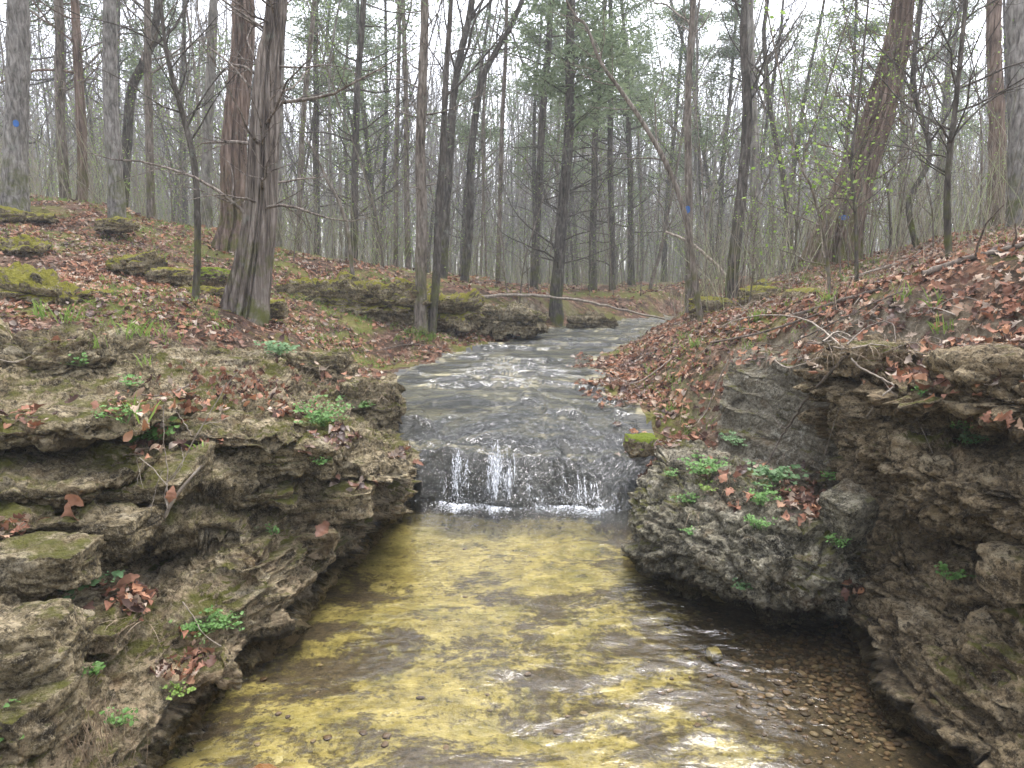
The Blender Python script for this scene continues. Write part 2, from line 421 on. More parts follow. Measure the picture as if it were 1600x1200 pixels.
gx = axis(-120, -5.0, 4.5, 120, 0.034, 1.09)
gy = axis(-40, 1.2, 11.5, 190, 0.034, 1.07)
GX, GY = np.meshgrid(gx, gy)
GZ = ground_h(GX.ravel(), GY.ravel()).reshape(GX.shape)

def grid_faces(ny, nx):
    a = np.arange(ny * nx).reshape(ny, nx)
    return np.stack([a[:-1, :-1], a[:-1, 1:], a[1:, 1:], a[1:, :-1]], -1).reshape(-1, 4)

def submesh(V, F):
    u, inv = np.unique(F.ravel(), return_inverse=True)
    return V[u], inv.reshape(F.shape)

# ground material
t = NT("leafy forest soil"); P = t.geo('Position')
c = t.ramp(t.noise(P, 9, 8, 0.7), [(0.35, (0.035, 0.024, 0.015)), (0.5, (0.095, 0.062, 0.04)), (0.66, (0.19, 0.125, 0.085))])
cell = t.n("ShaderNodeTexVoronoi", {'Vector': P, 'Scale': 17.0, 'Randomness': 1.0})
lc = t.ramp(t.sep(cell.outputs['Color'], 0), [(0.0, (0.06, 0.03, 0.02)), (0.35, (0.17, 0.085, 0.05)), (0.7, (0.30, 0.17, 0.11)), (1.0, (0.42, 0.29, 0.21))])
lm = t.ramp(t.noise(P, 3.0, 6, 0.65), [(0.42, 0.0), (0.56, 0.85)])
c = t.mix(lm, c, lc)
c = t.mix(t.ramp(t.noise(P, 45, 6, 0.75), [(0.42, 0.75), (0.54, 0.0)]), c, (0.03, 0.02, 0.014))
mg = t.math('MULTIPLY', t.ramp(t.noise(t.vec(P, (1, 1, 1), (0, 0, 1)), 1.1, 7, 0.68), [(0.47, 0.0), (0.56, 0.85)]), t.ramp(t.noise(P, 40, 3, 0.6), [(0.3, 0.4), (0.6, 1.0)]))
c = t.mix(mg, c, t.mix(t.noise(P, 25, 4, 0.6), (0.07, 0.085, 0.018), (0.22, 0.23, 0.05)))
steep = t.rng(t.sep(t.geo('Normal'), 2), 0.55, 0.82, 1.0, 0.0)
clay = t.ramp(t.noise(P, 11, 9, 0.72), [(0.35, (0.06, 0.045, 0.028)), (0.5, (0.17, 0.14, 0.095)), (0.64, (0.33, 0.29, 0.21))])
c = t.mix(steep, c, clay)
h = t.math('ADD', t.noise(P, 22, 8, 0.75), t.math('MULTIPLY', t.sep(cell.outputs['Color'], 1), 0.7))
M['soil'] = t.done(t.bsdf(c, 0.95, t.bump(h, 0.9, 0.04), Specular_IOR_Level=0.15))

# stream bed above the fall
t = NT("wet layered stream bed"); P = t.geo('Position')
n = t.noise(t.vec(P, (1.4, 3.4, 4)), 2.6, 9, 0.68, 0.5)
pn = t.math('ADD', t.math('MULTIPLY', n, .6), t.math('MULTIPLY', t.noise(t.vec(P, (1, 1.6, 1)), 1.6, 5, .6), .4))
c = t.ramp(pn, [(0.34, (0.03, 0.032, 0.034)), (0.46, (0.07, 0.07, 0.06)), (0.52, (0.20, 0.18, 0.10)), (0.60, (0.42, 0.37, 0.21))])
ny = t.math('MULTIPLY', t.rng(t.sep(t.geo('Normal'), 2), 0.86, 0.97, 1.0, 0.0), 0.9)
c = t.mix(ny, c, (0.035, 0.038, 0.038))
h = t.math('ADD', t.noise(t.vec(P, (1, 3, 4)), 9, 9, 0.7), t.math('MULTIPLY', t.noise(P, 60, 5, 0.7), 0.3))
M['bed'] = t.done(t.bsdf(c, 0.45, t.bump(h, 0.8, 0.03), Specular_IOR_Level=0.5))

# pool floor: yellow silt with dark brown patches
t = NT("yellow silt pool floor"); P = t.geo('Position')
x = t.sep(P, 0); y = t.sep(P, 1)
base = t.noise(t.vec(P, (1.0, 1.5, 1), (0, 0, 0.5)), 2.3, 13, 0.74, 0.35)
base = t.math('ADD', base, t.math('MULTIPLY', t.math('SUBTRACT', t.noise(P, 20, 9, 0.78), 0.5), 0.42))
side = t.math('MULTIPLY', t.rng(x, 0.35, 1.15), 0.15)
far = t.math('MULTIPLY', t.rng(y, 3.1, 4.1), 0.05)
f = t.math('SUBTRACT', t.math('SUBTRACT', t.math('ADD', base, side), far), -0.006)
def silt_spot(px, py, rx, ry, k):
    e = W(px, py, 1.0); dr = e - np.array([0, 0, CAMZ]); c_ = dr * ((CAMZ + .12) / -dr[2])
    dx = t.math('DIVIDE', t.math('SUBTRACT', x, float(c_[0])), rx); dy = t.math('DIVIDE', t.math('SUBTRACT', y, float(c_[1])), ry)
    d_ = t.math('ADD', t.math('MULTIPLY', dx, dx), t.math('MULTIPLY', dy, dy))
    return t.math('MULTIPLY', t.math('SUBTRACT', 1.0, d_, clamp=True), k * .72)
for sp_ in [(520, 925, .34, .24, .13), (600, 1010, .30, .20, .13), (480, 975, .30, .14, .12), (370, 1120, .16, .12, .10), (540, 1050, .16, .14, .08), (760, 935, .34, .12, .10), (940, 1000, .30, .14, .09), (960, 840, .2, .25, .12),
            (1240, 1060, .42, .30, .12), (1130, 1120, .22, .2, .08), (480, 1110, .26, .22, -.08), (900, 900, .3, .25, -.06), (1200, 1170, .25, .1, -.14), (1300, 1150, .3, .1, -.10), (1040, 960, .2, .12, -.12), (680, 820, .7, .5, -.07)]:
    f = t.math('ADD', f, silt_spot(*sp_))
dark = t.ramp(f, [(0.50, 0.0), (0.535, 0.72), (0.59, 1.0)])
yel = t.ramp(t.noise(P, 9, 9, 0.7), [(0.32, (0.11, 0.088, 0.024)), (0.5, (0.285, 0.228, 0.062)), (0.68, (0.49, 0.40, 0.145))])
gr = t.ramp(t.noise(P, 2.7, 8, 0.7), [(0.5, 0.0), (0.66, 0.6)])
yel = t.mix(gr, yel, (0.15, 0.14, 0.035))
speck = t.ramp(t.noise(P, 30, 9, 0.78), [(0.54, 0.0), (0.60, 0.85)])
yel = t.mix(speck, yel, (0.06, 0.045, 0.015))
peb = t.n("ShaderNodeTexVoronoi", {'Vector': P, 'Scale': 30.0, 'Randomness': 1.0})
pc = t.ramp(t.sep(peb.outputs['Color'], 0), [(0, (0.05, 0.03, 0.015)), (0.5, (0.20, 0.10, 0.03)), (1, (0.34, 0.22, 0.10))])
pm = t.math('MULTIPLY', t.rng(x, 0.75, 1.1), t.math('MULTIPLY', t.rng(y, 1.9, 2.3), t.ramp(t.noise(P, 3.0, 5, 0.6, 0.3), [(0.47, 0.0), (0.54, 1.0)])))
brown = t.mix(t.ramp(t.noise(P, 34, 10, 0.78), [(.38, 0.0), (.62, 1.0)]), (0.022, 0.015, 0.007), (0.105, 0.074, 0.036))
c = t.mix(dark, yel, brown)
c = t.mix(t.rng(t.math('ADD', t.sep(P, 2), t.math('MULTIPLY', t.noise(P, 13, 5, .6), .10)), -.05, .0), c, (0.035, 0.034, 0.028))
M['silt'] = t.done(t.bsdf(c, 0.9, t.bump(t.math('SUBTRACT', t.noise(P, 14, 6, 0.7), t.math('MULTIPLY', dark, 0.4)), 0.6, 0.02)))

M['clay_face'] = rock_material("pale clay face", [(0.09, 0.075, 0.05), (0.18, 0.155, 0.105), (0.27, 0.24, 0.17), (0.38, 0.345, 0.26)], (0.55, 0.52, 0.42), 0.25, wet=False, pale_amt=0.8)
GV = np.stack([GX, GY, GZ], -1).reshape(-1, 3)
GF = grid_faces(len(gy), len(gx))
ctr = GV[GF].mean(1)
chd = channel(ctr[:, 0], ctr[:, 1])
is_pool = (ctr[:, 1] < 4.9) & (chd < 0.25) & (ctr[:, 2] < .0)
is_bed = (ctr[:, 1] >= 4.3) & (chd < 0.02) & ~is_pool
for nm, msk, mt in (("pool_floor", is_pool, 'silt'), ("stream_bed", is_bed, 'bed'), ("ground", ~(is_pool | is_bed), 'soil')):
    v, f = submesh(GV, GF[msk]); tag(mesh_obj(nm, v, f, M[mt]), kind='structure')

# ------------------------------------------------------------------ rock building
def grid_normals(Pg):
    du = np.gradient(Pg, axis=0); dv = np.gradient(Pg, axis=1)
    n = np.cross(du, dv); n /= np.linalg.norm(n, axis=-1, keepdims=True) + 1e-9
    return n

def rockify(P, N, layer=0.075, la=0.05, chip=0.05, fine=0.018, seed=0, amp=1.0):
    """push the surface in and out as bedded, broken limestone"""
    wz = fbm(P * [0.9, 0.9, 0.9], 3, seed) * 0.10 + fbm(P * [4, 4, 4], 3, seed + 9) * 0.02
    s = (P[:, 2] + wz) / layer
    li = np.floor(s); lf = s - li
    blk = np.stack([np.floor((P[:, 0] + P[:, 1]) * (1.6 + 0.9 * _h(li.astype(np.int64), li.astype(np.int64) * 0, li.astype(np.int64) * 0, seed)) + li * .37 + wz * 6), li, li * 0], 1).astype(np.int64)
    off = _h(blk[:, 0], blk[:, 1], blk[:, 2], seed + 4) - 0.5
    off2 = _h(li.astype(np.int64), li.astype(np.int64) * 0, li.astype(np.int64) * 0, seed + 5) - 0.5
    prof = np.minimum(lf, 1 - lf) * 2
    crack = -np.exp(-(prof / 0.16) ** 2)
    flat = 1 - np.clip(np.abs(N[:, 2]) * 1.15, 0, 1) ** 2
    present = sstep(-0.25, 0.25, fbm(P * 1.7, 3, seed + 31))
    d = (off * 1.0 + off2 * 0.9) * la * flat + crack * la * 0.55 * flat * present
    F1, F2, tl, cid = worley(P * [5.5, 5.5, 9.5] + fbm(P * 5, 2, seed + 3)[:, None] * 0.5, seed + 40)
    d += chip * (tl * 0.9 + (cid - 0.5) * 0.45) - chip * 0.5 * np.exp(-((F2 - F1) / 0.09) ** 2)
    d0 = worley(P * [2.3, 2.3, 4.2] + fbm(P * 3, 2, seed + 13)[:, None] * 0.35, seed + 45)
    d += chip * (d0[2] * 1.5 + (d0[3] - .5) * .7) - chip * .7 * np.exp(-((d0[1] - d0[0]) / .05) ** 2)
    F1, F2, tl, cid = worley(P * [17, 17, 28], seed + 50)
    d += chip * 0.5 * (tl * 1.0 + (cid - 0.5) * 0.7) - chip * 0.2 * np.exp(-((F2 - F1) / 0.1) ** 2)
    d += fine * fbm(P * 14, 5, seed + 60, 0.62)
    d += 0.05 * fbm(P * 2.1, 3, seed + 70)
    return d * amp

def loft(name, net, mat_, nu, nv, seed, flip=False, rk={}, calm=None, bed=0):
    A = np.array(net)                           # columns x rows x 3
    # more samples where spans are long
    def params(lens, n):
        w = np.concatenate([[0], np.cumsum(lens)]); return np.interp(np.linspace(0, w[-1], n), w, np.arange(len(w)))
    lu = np.linalg.norm(np.diff(A, axis=0), axis=-1).mean(1) + 0.02
    lv = np.linalg.norm(np.diff(A, axis=1), axis=-1).mean(0) + 0.02
    tu = params(lu, nu); tv = params(lv, nv)
    B = cr_spline(A, tu)                        # nu x rows x 3
    B = cr_spline(np.swapaxes(B, 0, 1), tv)     # nv x nu x 3
    # bedding: pull the slopes into thin flat topped shelves
    N = grid_normals(B)
    if flip: N = -N
    if bed:
        Q = B.reshape(-1, 3); nz = N.reshape(-1, 3)[:, 2]
        wz = fbm(Q * [.8, .8, .3], 3, seed + 80) * .10 + fbm(Q * [4.5, 4.5, 1], 4, seed + 81) * .045
        for lay, st_ in ((bed, .85), (bed * .42, .35)):
            s_ = (Q[:, 2] + wz) / lay; fr = s_ - np.floor(s_)
            on = sstep(-.35, .1, fbm(Q * 1.1 + lay * 50, 3, seed + 82))
            Q[:, 2] += (sstep(.72, 1, fr) - fr) * lay * st_ * sstep(.15, .5, nz) * on
        B = Q.reshape(B.shape); N = grid_normals(B)
        if flip: N = -N
    Pf = B.reshape(-1, 3); Nf = N.reshape(-1, 3)
    hN = Nf * [1, 1, 0.75]
    d = rockify(Pf, Nf, seed=seed, **rk)
    if calm is not None: d = d * (1 - .78 * sstep(calm[0], calm[1], Pf[:, 1]))
    Pf = Pf + hN * d[:, None]
    F = grid_faces(nv, nu)
    if flip: F = F[:, ::-1]
    o = mesh_obj(name, Pf, F, mat_)
    N2 = grid_normals(Pf.reshape(nv, nu, 3)).reshape(-1, 3)
    if flip: N2 = -N2
    return o, Pf, N2

LOFTS = []
o, Pl, Nl = loft("layered_rock_bank", NET_L, M['rock_left'], 860, 560, 3, bed=.11, rk=dict(layer=0.085, la=0.12, chip=0.036, fine=0.014))
tag(o, "long layered limestone bank with mossy overhanging ledges along the left side of the pool", "rock bank")
LOFTS.append((Pl, Nl))
o, Pr, Nr = loft("broken_rock_bank", NET_R, M['rock_right'], 620, 460, 13, flip=True, calm=(3.7, 4.2), bed=.12, rk=dict(layer=0.10, la=0.085, chip=0.05, fine=0.02))
tag(o, "high dark brown broken rock bank rising on the right side of the pool", "rock bank")
LOFTS.append((Pr, Nr))
o.data.materials.append(M['clay_face'])
_mi = (Pr.reshape(460, 620, 3)[:-1, :-1, 1] + fbm(Pr * 3, 3, 7).reshape(460, 620)[:-1, :-1] * .25 > 3.85).ravel().astype(np.int32)
o.data.polygons.foreach_set("material_index", _mi)
o, Pb, Nb = loft("boulder", NET_B, M['boulder'], 330, 260, 23, flip=True, rk=dict(layer=0.3, la=0.0, chip=0.05, fine=0.035))
tag(o, "large grey pitted boulder with green plants on top overhanging the right edge of the pool", "boulder")
LOFTS.append((Pb, Nb))

def cube_sphere(n):
    g = np.linspace(-1, 1, n); a, b = np.meshgrid(g, g); V = []; F = []
    for k, (s) in enumerate(((0, 1), (0, -1), (1, 1), (1, -1), (2, 1), (2, -1))):
        ax, sg = s; p = np.zeros((n, n, 3)); o1, o2 = [i for i in range(3) if i != ax]
        p[..., ax] = sg; p[..., o1] = a; p[..., o2] = b
        f = grid_faces(n, n)
        if (sg > 0) != (ax == 1): f = f
        else: f = f[:, ::-1]
        V.append(p.reshape(-1, 3)); F.append(f + k * n * n)
    V = np.concatenate(V); F = np.concatenate(F)
    key = np.round(V * 10000).astype(np.int64)
    _, idx, inv = np.unique(key, axis=0, return_index=True, return_inverse=True)
    return V[idx], inv.ravel()[F]

_cs = {}
def rock(name, c, size, rz=0.0, tilt=(0, 0), mat_='rock_flat', n=40, seed=0, boxy=0.45, rk=None, label=None, cat="rock", group=None, pts=False):
    if n not in _cs: _cs[n] = cube_sphere(n)
    V, F = _cs[n]
    S_ = V / np.linalg.norm(V, axis=1, keepdims=True)
    B = S_ * (1 - boxy) + V * boxy * 0.86
    # lumpy outline
    B = B * (1 + 0.22 * fbm(S_ * 1.3 + seed, 3, seed))[:, None]
    sz = np.array(size) / 2
    P_ = B * sz
    N = S_ / sz; N /= np.linalg.norm(N, axis=1, keepdims=True)
    cz, s_ = math.cos(rz), math.sin(rz)
    R1 = np.array([[1, 0, 0], [0, math.cos(tilt[0]), -math.sin(tilt[0])], [0, math.sin(tilt[0]), math.cos(tilt[0])]])
    R2 = np.array([[math.cos(tilt[1]), 0, math.sin(tilt[1])], [0, 1, 0], [-math.sin(tilt[1]), 0, math.cos(tilt[1])]])
    R = np.array([[cz, -s_, 0], [s_, cz, 0], [0, 0, 1]]) @ R1 @ R2
    P_ = P_ @ R.T; N = N @ R.T
    k = min(1.0, max(size) / 0.8)
    kw = dict(layer=0.07, la=0.06 * k, chip=0.06 * k, fine=0.03 * k); kw.update(rk or {})
    d = rockify(P_ + np.array([seed * 3.1, seed * 1.7, 0]), N, seed=seed, **kw) * min(1, max(.35, k))
    P_ = P_ + N * d[:, None]
    o = mesh_obj(name, P_, F, M[mat_] if isinstance(mat_, str) else mat_)
    o.location = tuple(float(v) for v in c)
    tag(o, label, cat, group)
    if pts: LOFTS.append((P_ + np.asarray(c), N))
    return o

def rockpx(name, px, py, Y, size, **kw):
    return rock(name, W(px, py, Y), size, **kw)

# ------------------------------------------------------------------ rocks standing on the banks
rockpx("mossy_rock", 60, 568, 4.3, (1.05, .8, .42), rz=.1, mat_='rock_left', n=70, seed=31, pts=True, label="big dark mossy rock lump at the left edge of the photo, above the ledges")
rockpx("mossy_rock", 168, 582, 4.6, (.62, .6, .30), rz=-.3, mat_='rock_left', n=50, seed=32, pts=True, label="low dark rock just right of the big mossy lump at the left edge")
rockpx("mossy_rock", 272, 590, 4.7, (.36, .3, .20), rz=.2, mat_='rock_moss', n=36, seed=33, label="small rock with a yellow green moss cap among leaves on the left ledge")
rockpx("pale_rock", 362, 572, 5.0, (.16, .14, .13), rz=.5, mat_='rock_flat', n=24, seed=34, label="small pale stone lying in red brown leaves on the left ledge")
rockpx("mossy_rock", 495, 575, 5.6, (.58, .45, .32), rz=.2, mat_='rock_left', n=50, seed=35, pts=True, label="rounded mossy rock above the leaf pile, just left of the stream")
rockpx("rock_block", 578, 628, 5.25, (.5, .6, .42), rz=.15, mat_='rock_left', n=56, seed=36, boxy=.7, pts=True, label="square mossy rock block whose flat side meets the left edge of the cascade")
rockpx("mossy_rock", 410, 545, 6.3, (.5, .35, .2), rz=.1, mat_='rock_left', n=36, seed=37, label="low grey green rock in front of the big shaggy cedar's foot")
rockpx("flat_rock", 320, 560, 5.4, (.8, .5, .16), rz=-.1, mat_='rock_left', n=44, seed=38, pts=True, label="flat tilted slab between leaves left of the big cedar's foot")
rockpx("flat_rock", 240, 520, 6.0, (.55, .4, .16), rz=.2, mat_='rock_moss', n=32, seed=39, label="half buried mossy slab on the leafy slope left of the big cedar")
rockpx("flat_rock", 375, 628, 4.4, (.55, .35, .12), rz=.1, mat_='rock_left', n=36, seed=40, label="thin grey slab lying in the leaf pile on the upper left ledge")
for k, (px, py, Y, sz, rz, lb) in enumerate([
    (60, 662, 3.05, (1.25, .8, .11), .05, "broad flat ledge slab at the left edge of the photo above the leaf caught hollow"),
    (40, 742, 2.82, (.95, .6, .13), -.08, "thick ledge slab at the left edge directly above the flat topped blocks"),
    (205, 748, 2.98, (.62, .5, .10), .1, "thin slab left of the knobby bare shrub's upper twigs"),
    (330, 668, 3.55, (1.0, .7, .09), .06, "thin flat shelf stone behind the knobby bare shrub"),
    (430, 702, 3.62, (.80, .62, .17), .12, "thick mossy capped slab forming the lip of the left overhang"),
    (385, 772, 3.42, (.60, .5, .11), .18, "slab roofing the dark hollow in the left rock bank"),
    (572, 716, 4.28, (.52, .55, .13), .05, "flat projecting shelf at the left side of the waterfall"),
    (520, 775, 3.78, (.5, .45, .16), .2, "square edged block under the projecting shelf beside the waterfall"),
    (470, 838, 3.55, (.42, .4, .14), .25, "broken block low under the left overhang near the water"),
    (110, 968, 2.42, (.5, .4, .10), .1, "thin slab above the leaf drift in the lower left hollow"),
    (250, 1060, 2.45, (.55, .35, .08), .5, "pale thin slab at the waterline near the lower left drift")]):
    rockpx("ledge_stone", px, py, Y, sz, rz=rz, tilt=(.03 * ((k * 7) % 5 - 2), .03 * ((k * 3) % 5 - 2)), mat_='rock_left', n=64, seed=140 + k, boxy=.88, rk=dict(layer=.045, la=.028, chip=.028, fine=.012), pts=True, label=lb, cat="rock")
# small stones around the layered bank
rockpx("block_stone", 75, 880, 2.35, (.34, .3, .16), rz=.1, mat_='rock_left', n=40, seed=41, boxy=.75, label="angular block at the left edge below the brown leaf cluster")
rockpx("block_stone", 165, 825, 2.62, (.36, .28, .13), rz=-.05, mat_='rock_left', n=44, seed=42, boxy=.8, label="flat topped block carrying the upright brown dead leaf")
rockpx("block_stone", 20, 1010, 2.0, (.42, .4, .24), rz=.3, mat_='rock_left', n=44, seed=43, boxy=.6, label="thick weathered block at the lower left edge of the photo")
rockpx("block_stone", 20, 1130, 1.85, (.32, .3, .24), rz=-.2, mat_='rock_left', n=40, seed=44, boxy=.6, label="dark upright block in the bottom left corner of the photo")
# mossy shelves on the far side
rockpx("mossy_shelf", 500, 470, 9.0, (1.15, .8, .55), rz=-.05, mat_='rock_moss', n=60, seed=45, boxy=.6, label="long shelf of dark rock under thick yellow moss, right of the big cedar")
rockpx("mossy_shelf", 602, 476, 9.0, (1.35, .9, .58), rz=-.1, mat_='rock_moss', n=64, seed=46, boxy=.6, label="mossy rock shelf directly left of the slim straight trunk by the stream")
rockpx("mossy_shelf", 700, 488, 9.6, (.85, .8, .5), rz=-.2, mat_='rock_moss', n=50, seed=47, boxy=.6, label="dark mossy rock directly right of the slim straight trunk by the stream")
rockpx("flat_rock", 790, 500, 10.2, (1.3, 1.0, .40), rz=-.12, mat_='rock_flat', n=64, seed=48, boxy=.75, label="wide bare flat sided rock at the left bank of the far stream bend")
rockpx("flat_rock", 925, 505, 12.0, (.9, .5, .22), rz=.1, mat_='rock_flat', n=36, seed=49, label="low dark rock at the far bend of the stream")
rockpx("mossy_rock", 335, 438, 7.9, (.42, .4, .3), rz=.1, mat_='rock_green', n=36, seed=50, label="bright mossy rock behind the dark sapling, left of the big cedar")
rockpx("mossy_rock", 320, 462, 7.3, (.62, .4, .2), rz=.1, mat_='rock_moss', n=36, seed=51, label="low mossy rock at the left foot of the big shaggy cedar")
rockpx("mossy_slab", 50, 455, 5.8, (.85, .5, .24), rz=-.25, tilt=(0, .12), mat_='rock_moss', n=50, seed=52, boxy=.55, label="long tilted slab with a yellow moss top at the left edge of the leafy slope")
rockpx("mossy_slab", 20, 385, 7.6, (.8, .5, .18), rz=-.3, tilt=(0, .15), mat_='rock_moss', n=36, seed=53, label="mossy slab on the hillside at the left edge, above the tilted slab")
for k, (px, py, Y, s, lb) in enumerate([
    (45, 340, 9.0, .5, "moss cushion on the hillside at the foot of the blue marked tree"),
    (182, 352, 9.2, .42, "moss cushion below the scaly trunk on the left hillside"),
    (155, 470, 6.2, .3, "moss cushion right of the tilted mossy slab"),
    (215, 412, 7.6, .45, "moss cushion in leaves halfway up the left hillside"),
    (265, 432, 7.4, .35, "moss cushion just left of the dark sapling's stem"),
    (425, 482, 7.0, .3, "moss cushion just right of the big cedar's foot"),
    (345, 500, 6.5, .42, "moss patch spreading in front of the big cedar's foot")]):
    rockpx("moss_cushion", px, py, Y, (s * 1.3, s, .2), rz=k, mat_='rock_moss', n=28, seed=60 + k, label=lb, cat="moss", group="moss cushions on the left hillside")
# right bank
rockpx("mossy_rock", 1002, 695, 4.75, (.25, .22, .17), rz=.1, mat_='rock_green', n=36, seed=71, label="small rock under vivid green moss beside the waterfall")
rockpx("angular_rock", 1321, 795, 3.05, (.22, .22, .20), rz=.5, tilt=(.3, -.3), mat_='boulder', n=44, seed=72, boxy=.7, label="angular stone wedged between the big grey boulder and the right rock bank")
rockpx("mossy_rock", 1182, 470, 8.0, (.42, .4, .32), rz=.1, mat_='rock_moss', n=40, seed=73, label="round mossy rock at the foot of the leafy right bank, left one of a pair")
rockpx("mossy_rock", 1256, 474, 7.0, (.38, .4, .28), rz=.8, mat_='rock_moss', n=40, seed=74, label="round mossy rock on the right bank, right one of a pair")
rockpx("mossy_rock", 1208, 452, 9.0, (.5, .4, .22), rz=.3, mat_='rock_moss', n=32, seed=75, label="low mossy rock behind the pair of round mossy rocks on the right bank")
rockpx("dark_rock", 1112, 488, 8.6, (.5, .5, .36), rz=.3, mat_='rock_moss', n=36, seed=76, label="dark rock between the two slim trunks where the right bank begins")
rockpx("bank_rock", 1345, 560, 3.35, (.36, .34, .2), rz=.2, mat_='rock_right', n=48, seed=77, pts=True, label="rounded rock on top of the right rock bank under the thin twigs")
rockpx("bank_rock", 1560, 580, 2.75, (.5, .45, .17), rz=-.1, mat_='rock_right', n=56, seed=78, label="dark rounded rock on top of the right rock bank at the photo's edge")
rockpx("bank_rock", 1590, 895, 2.35, (.2, .22, .18), rz=.2, mat_='rock_right', n=40, seed=79, boxy=.6, label="brown block in the dark hollow at the right edge of the photo")
# stones in the pool
for px, py, s, lb, mt in ((408, 1168, .07, "orange brown stone in the pool at the bottom of the photo", (0.30, 0.12, 0.02)), (432, 1150, .05, "small pale yellow stone beside the orange one in the pool", (0.5, 0.42, 0.16)),
                          (440, 1172, .055, "small tan stone right of the orange one in the pool", (0.36, 0.24, 0.10)), (1117, 990, .06, "lone round yellow stone in the pool below the big boulder", (0.42, 0.34, 0.10))):
    e = W(px, py, 1.0); dr = (e - [0, 0, CAMZ]); k = (CAMZ + .05) / -dr[2]; c = np.array([0, 0, CAMZ]) + dr * k; c[2] = gz(c[0], c[1]) + s * .45 if py < 1000 else -.16
    t = NT(lb[:20]); m_ = t.done(t.bsdf(t.mix(t.noise(t.obj(), 40, 6, .7), tuple(v * .5 for v in mt), mt), .6, t.bump(t.noise(t.obj(), 60, 5, .7), .5, .005)))
    rock("pool_stone", c, (s * 1.4, s * 1.1, s), rz=px, mat_=m_, n=16, seed=px % 50, boxy=.5, label=lb, cat="stone")

# ------------------------------------------------------------------ water
def water_mat(name, tint, rough, bump_nodes, ior=1.45, k=1.0):
    t = NT(name); nrm = bump_nodes(t)
    fr = t.n("ShaderNodeFresnel", {'IOR': ior, 'Normal': nrm}).outputs[0]
    fr = t.math('MULTIPLY', fr, k, clamp=True)
    tr = t.n("ShaderNodeBsdfTransparent", {'Color': (*tint, 1)}).outputs[0]
    gl = t.n("ShaderNodeBsdfGlossy", {'Color': (1, 1, 1, 1), 'Roughness': rough, 'Normal': nrm}).outputs[0]
    mx = t.n("ShaderNodeMixShader", {0: fr, 1: tr, 2: gl}).outputs[0]
    return t.done(mx)
def pool_b(t):
    P = t.geo('Position')
    h = t.math('ADD', t.noise(t.vec(P, (6, 11, 1), (0, 0, .12)), 1.6, 4, .5, .4), t.math('MULTIPLY', t.noise(t.vec(P, (16, 34, 1), (0, 0, -.1)), 1.6, 3, .5), .22))
    return t.bump(h, 1.0, 0.010)
M['pool'] = water_mat("clear pool water", (.93, .93, .86), .02, pool_b, 1.36, 1.25)
wx = np.arange(-2.0, 2.2, .012); wy = np.arange(-1.0, 4.86, .012)
WX, WY = np.meshgrid(wx, wy); q = np.stack([WX.ravel(), WY.ravel(), WX.ravel() * 0], 1)
near = sstep(4.9, 2.6, q[:, 1])
z = fbm(q * [4.5, 9, 1] + fbm(q * 2, 2, 4)[:, None] * .6, 3, 81) * .0060 * (.18 + .82 * sstep(.75, .35, np.abs(q[:, 0] - .42))) * (.45 + .55 * sstep(3.9, 3.1, q[:, 1])) * (1 + 1.9 * sstep(3.3, 2.5, q[:, 1]) * sstep(1.0, .5, np.abs(q[:, 0] - .3))) + fbm(q * [9, 22, 1], 2, 83) * .0013
z += (.0010 + .0014 * sstep(.5, 0, np.abs(4.66 - q[:, 1]))) * fbm(q * 14, 3, 85)
tag(mesh_obj("pool_water", np.stack([q[:, 0], q[:, 1], z], 1), grid_faces(len(wy), len(wx)), M['pool']), kind='structure')

def film_b(t):
    P = t.geo('Position')
    h = t.math('ADD', t.noise(t.vec(P, (24, 15, 11), (0, 0, .35)), 1.8, 8, .72, .6), t.math('MULTIPLY', t.noise(P, 70, 3, .6), .25))
    return t.bump(h, 1.0, 0.045)
M['film'] = water_mat("thin running water", (.88, .90, .86), .17, film_b, 1.36, 1.05)
wx = np.concatenate([np.arange(-2.0, 2.6, .011), np.arange(2.6, 14, .06)]); wy = np.concatenate([np.arange(4.5, 9, .012), np.arange(9, 24, .05)])
WX, WY = np.meshgrid(wx, wy); q = np.stack([WX.ravel(), WY.ravel(), WX.ravel() * 0], 1)
b0 = ground_h(q[:, 0], q[:, 1], True); bs = ground_h(q[:, 0], q[:, 1], False)
z = bs * .06 + b0 * .94 + .007 + fbm(q * [18, 14, 1], 4, 91, .65) * .011 + fbm(q * [3, 3, 1], 3, 92) * .007
jag = np.abs(fbm(np.stack([q[:, 0] * 30 + q[:, 1] * 12, q[:, 1] * 22 - q[:, 0] * 8, q[:, 0] * 0], 1), 4, 95, .65)) - .22
rough_ = (.35 + .65 * sstep(-.25, .2, fbm(q * [1.6, 2.2, 1], 3, 88))) * sstep(9, 5.2, q[:, 1]) + .8 * sstep(5.6, 4.9, q[:, 1])
z = z + jag * .026 * np.clip(rough_, 0, 1.1)
z = np.where(q[:, 1] < 4.9, np.maximum(z, b0 + .006), z)
f = grid_faces(len(wy), len(wx)); cc = q[f].mean(1); keep = channel(cc[:, 0], cc[:, 1]) < -.07 + .10 * fbm(cc * [3, 3, 1], 3, 94)
keep &= z[f].min(1) > .004
v, f = submesh(np.stack([q[:, 0], q[:, 1], z], 1), f[keep])
tag(mesh_obj("stream_water", v, f, M['film']), kind='structure')

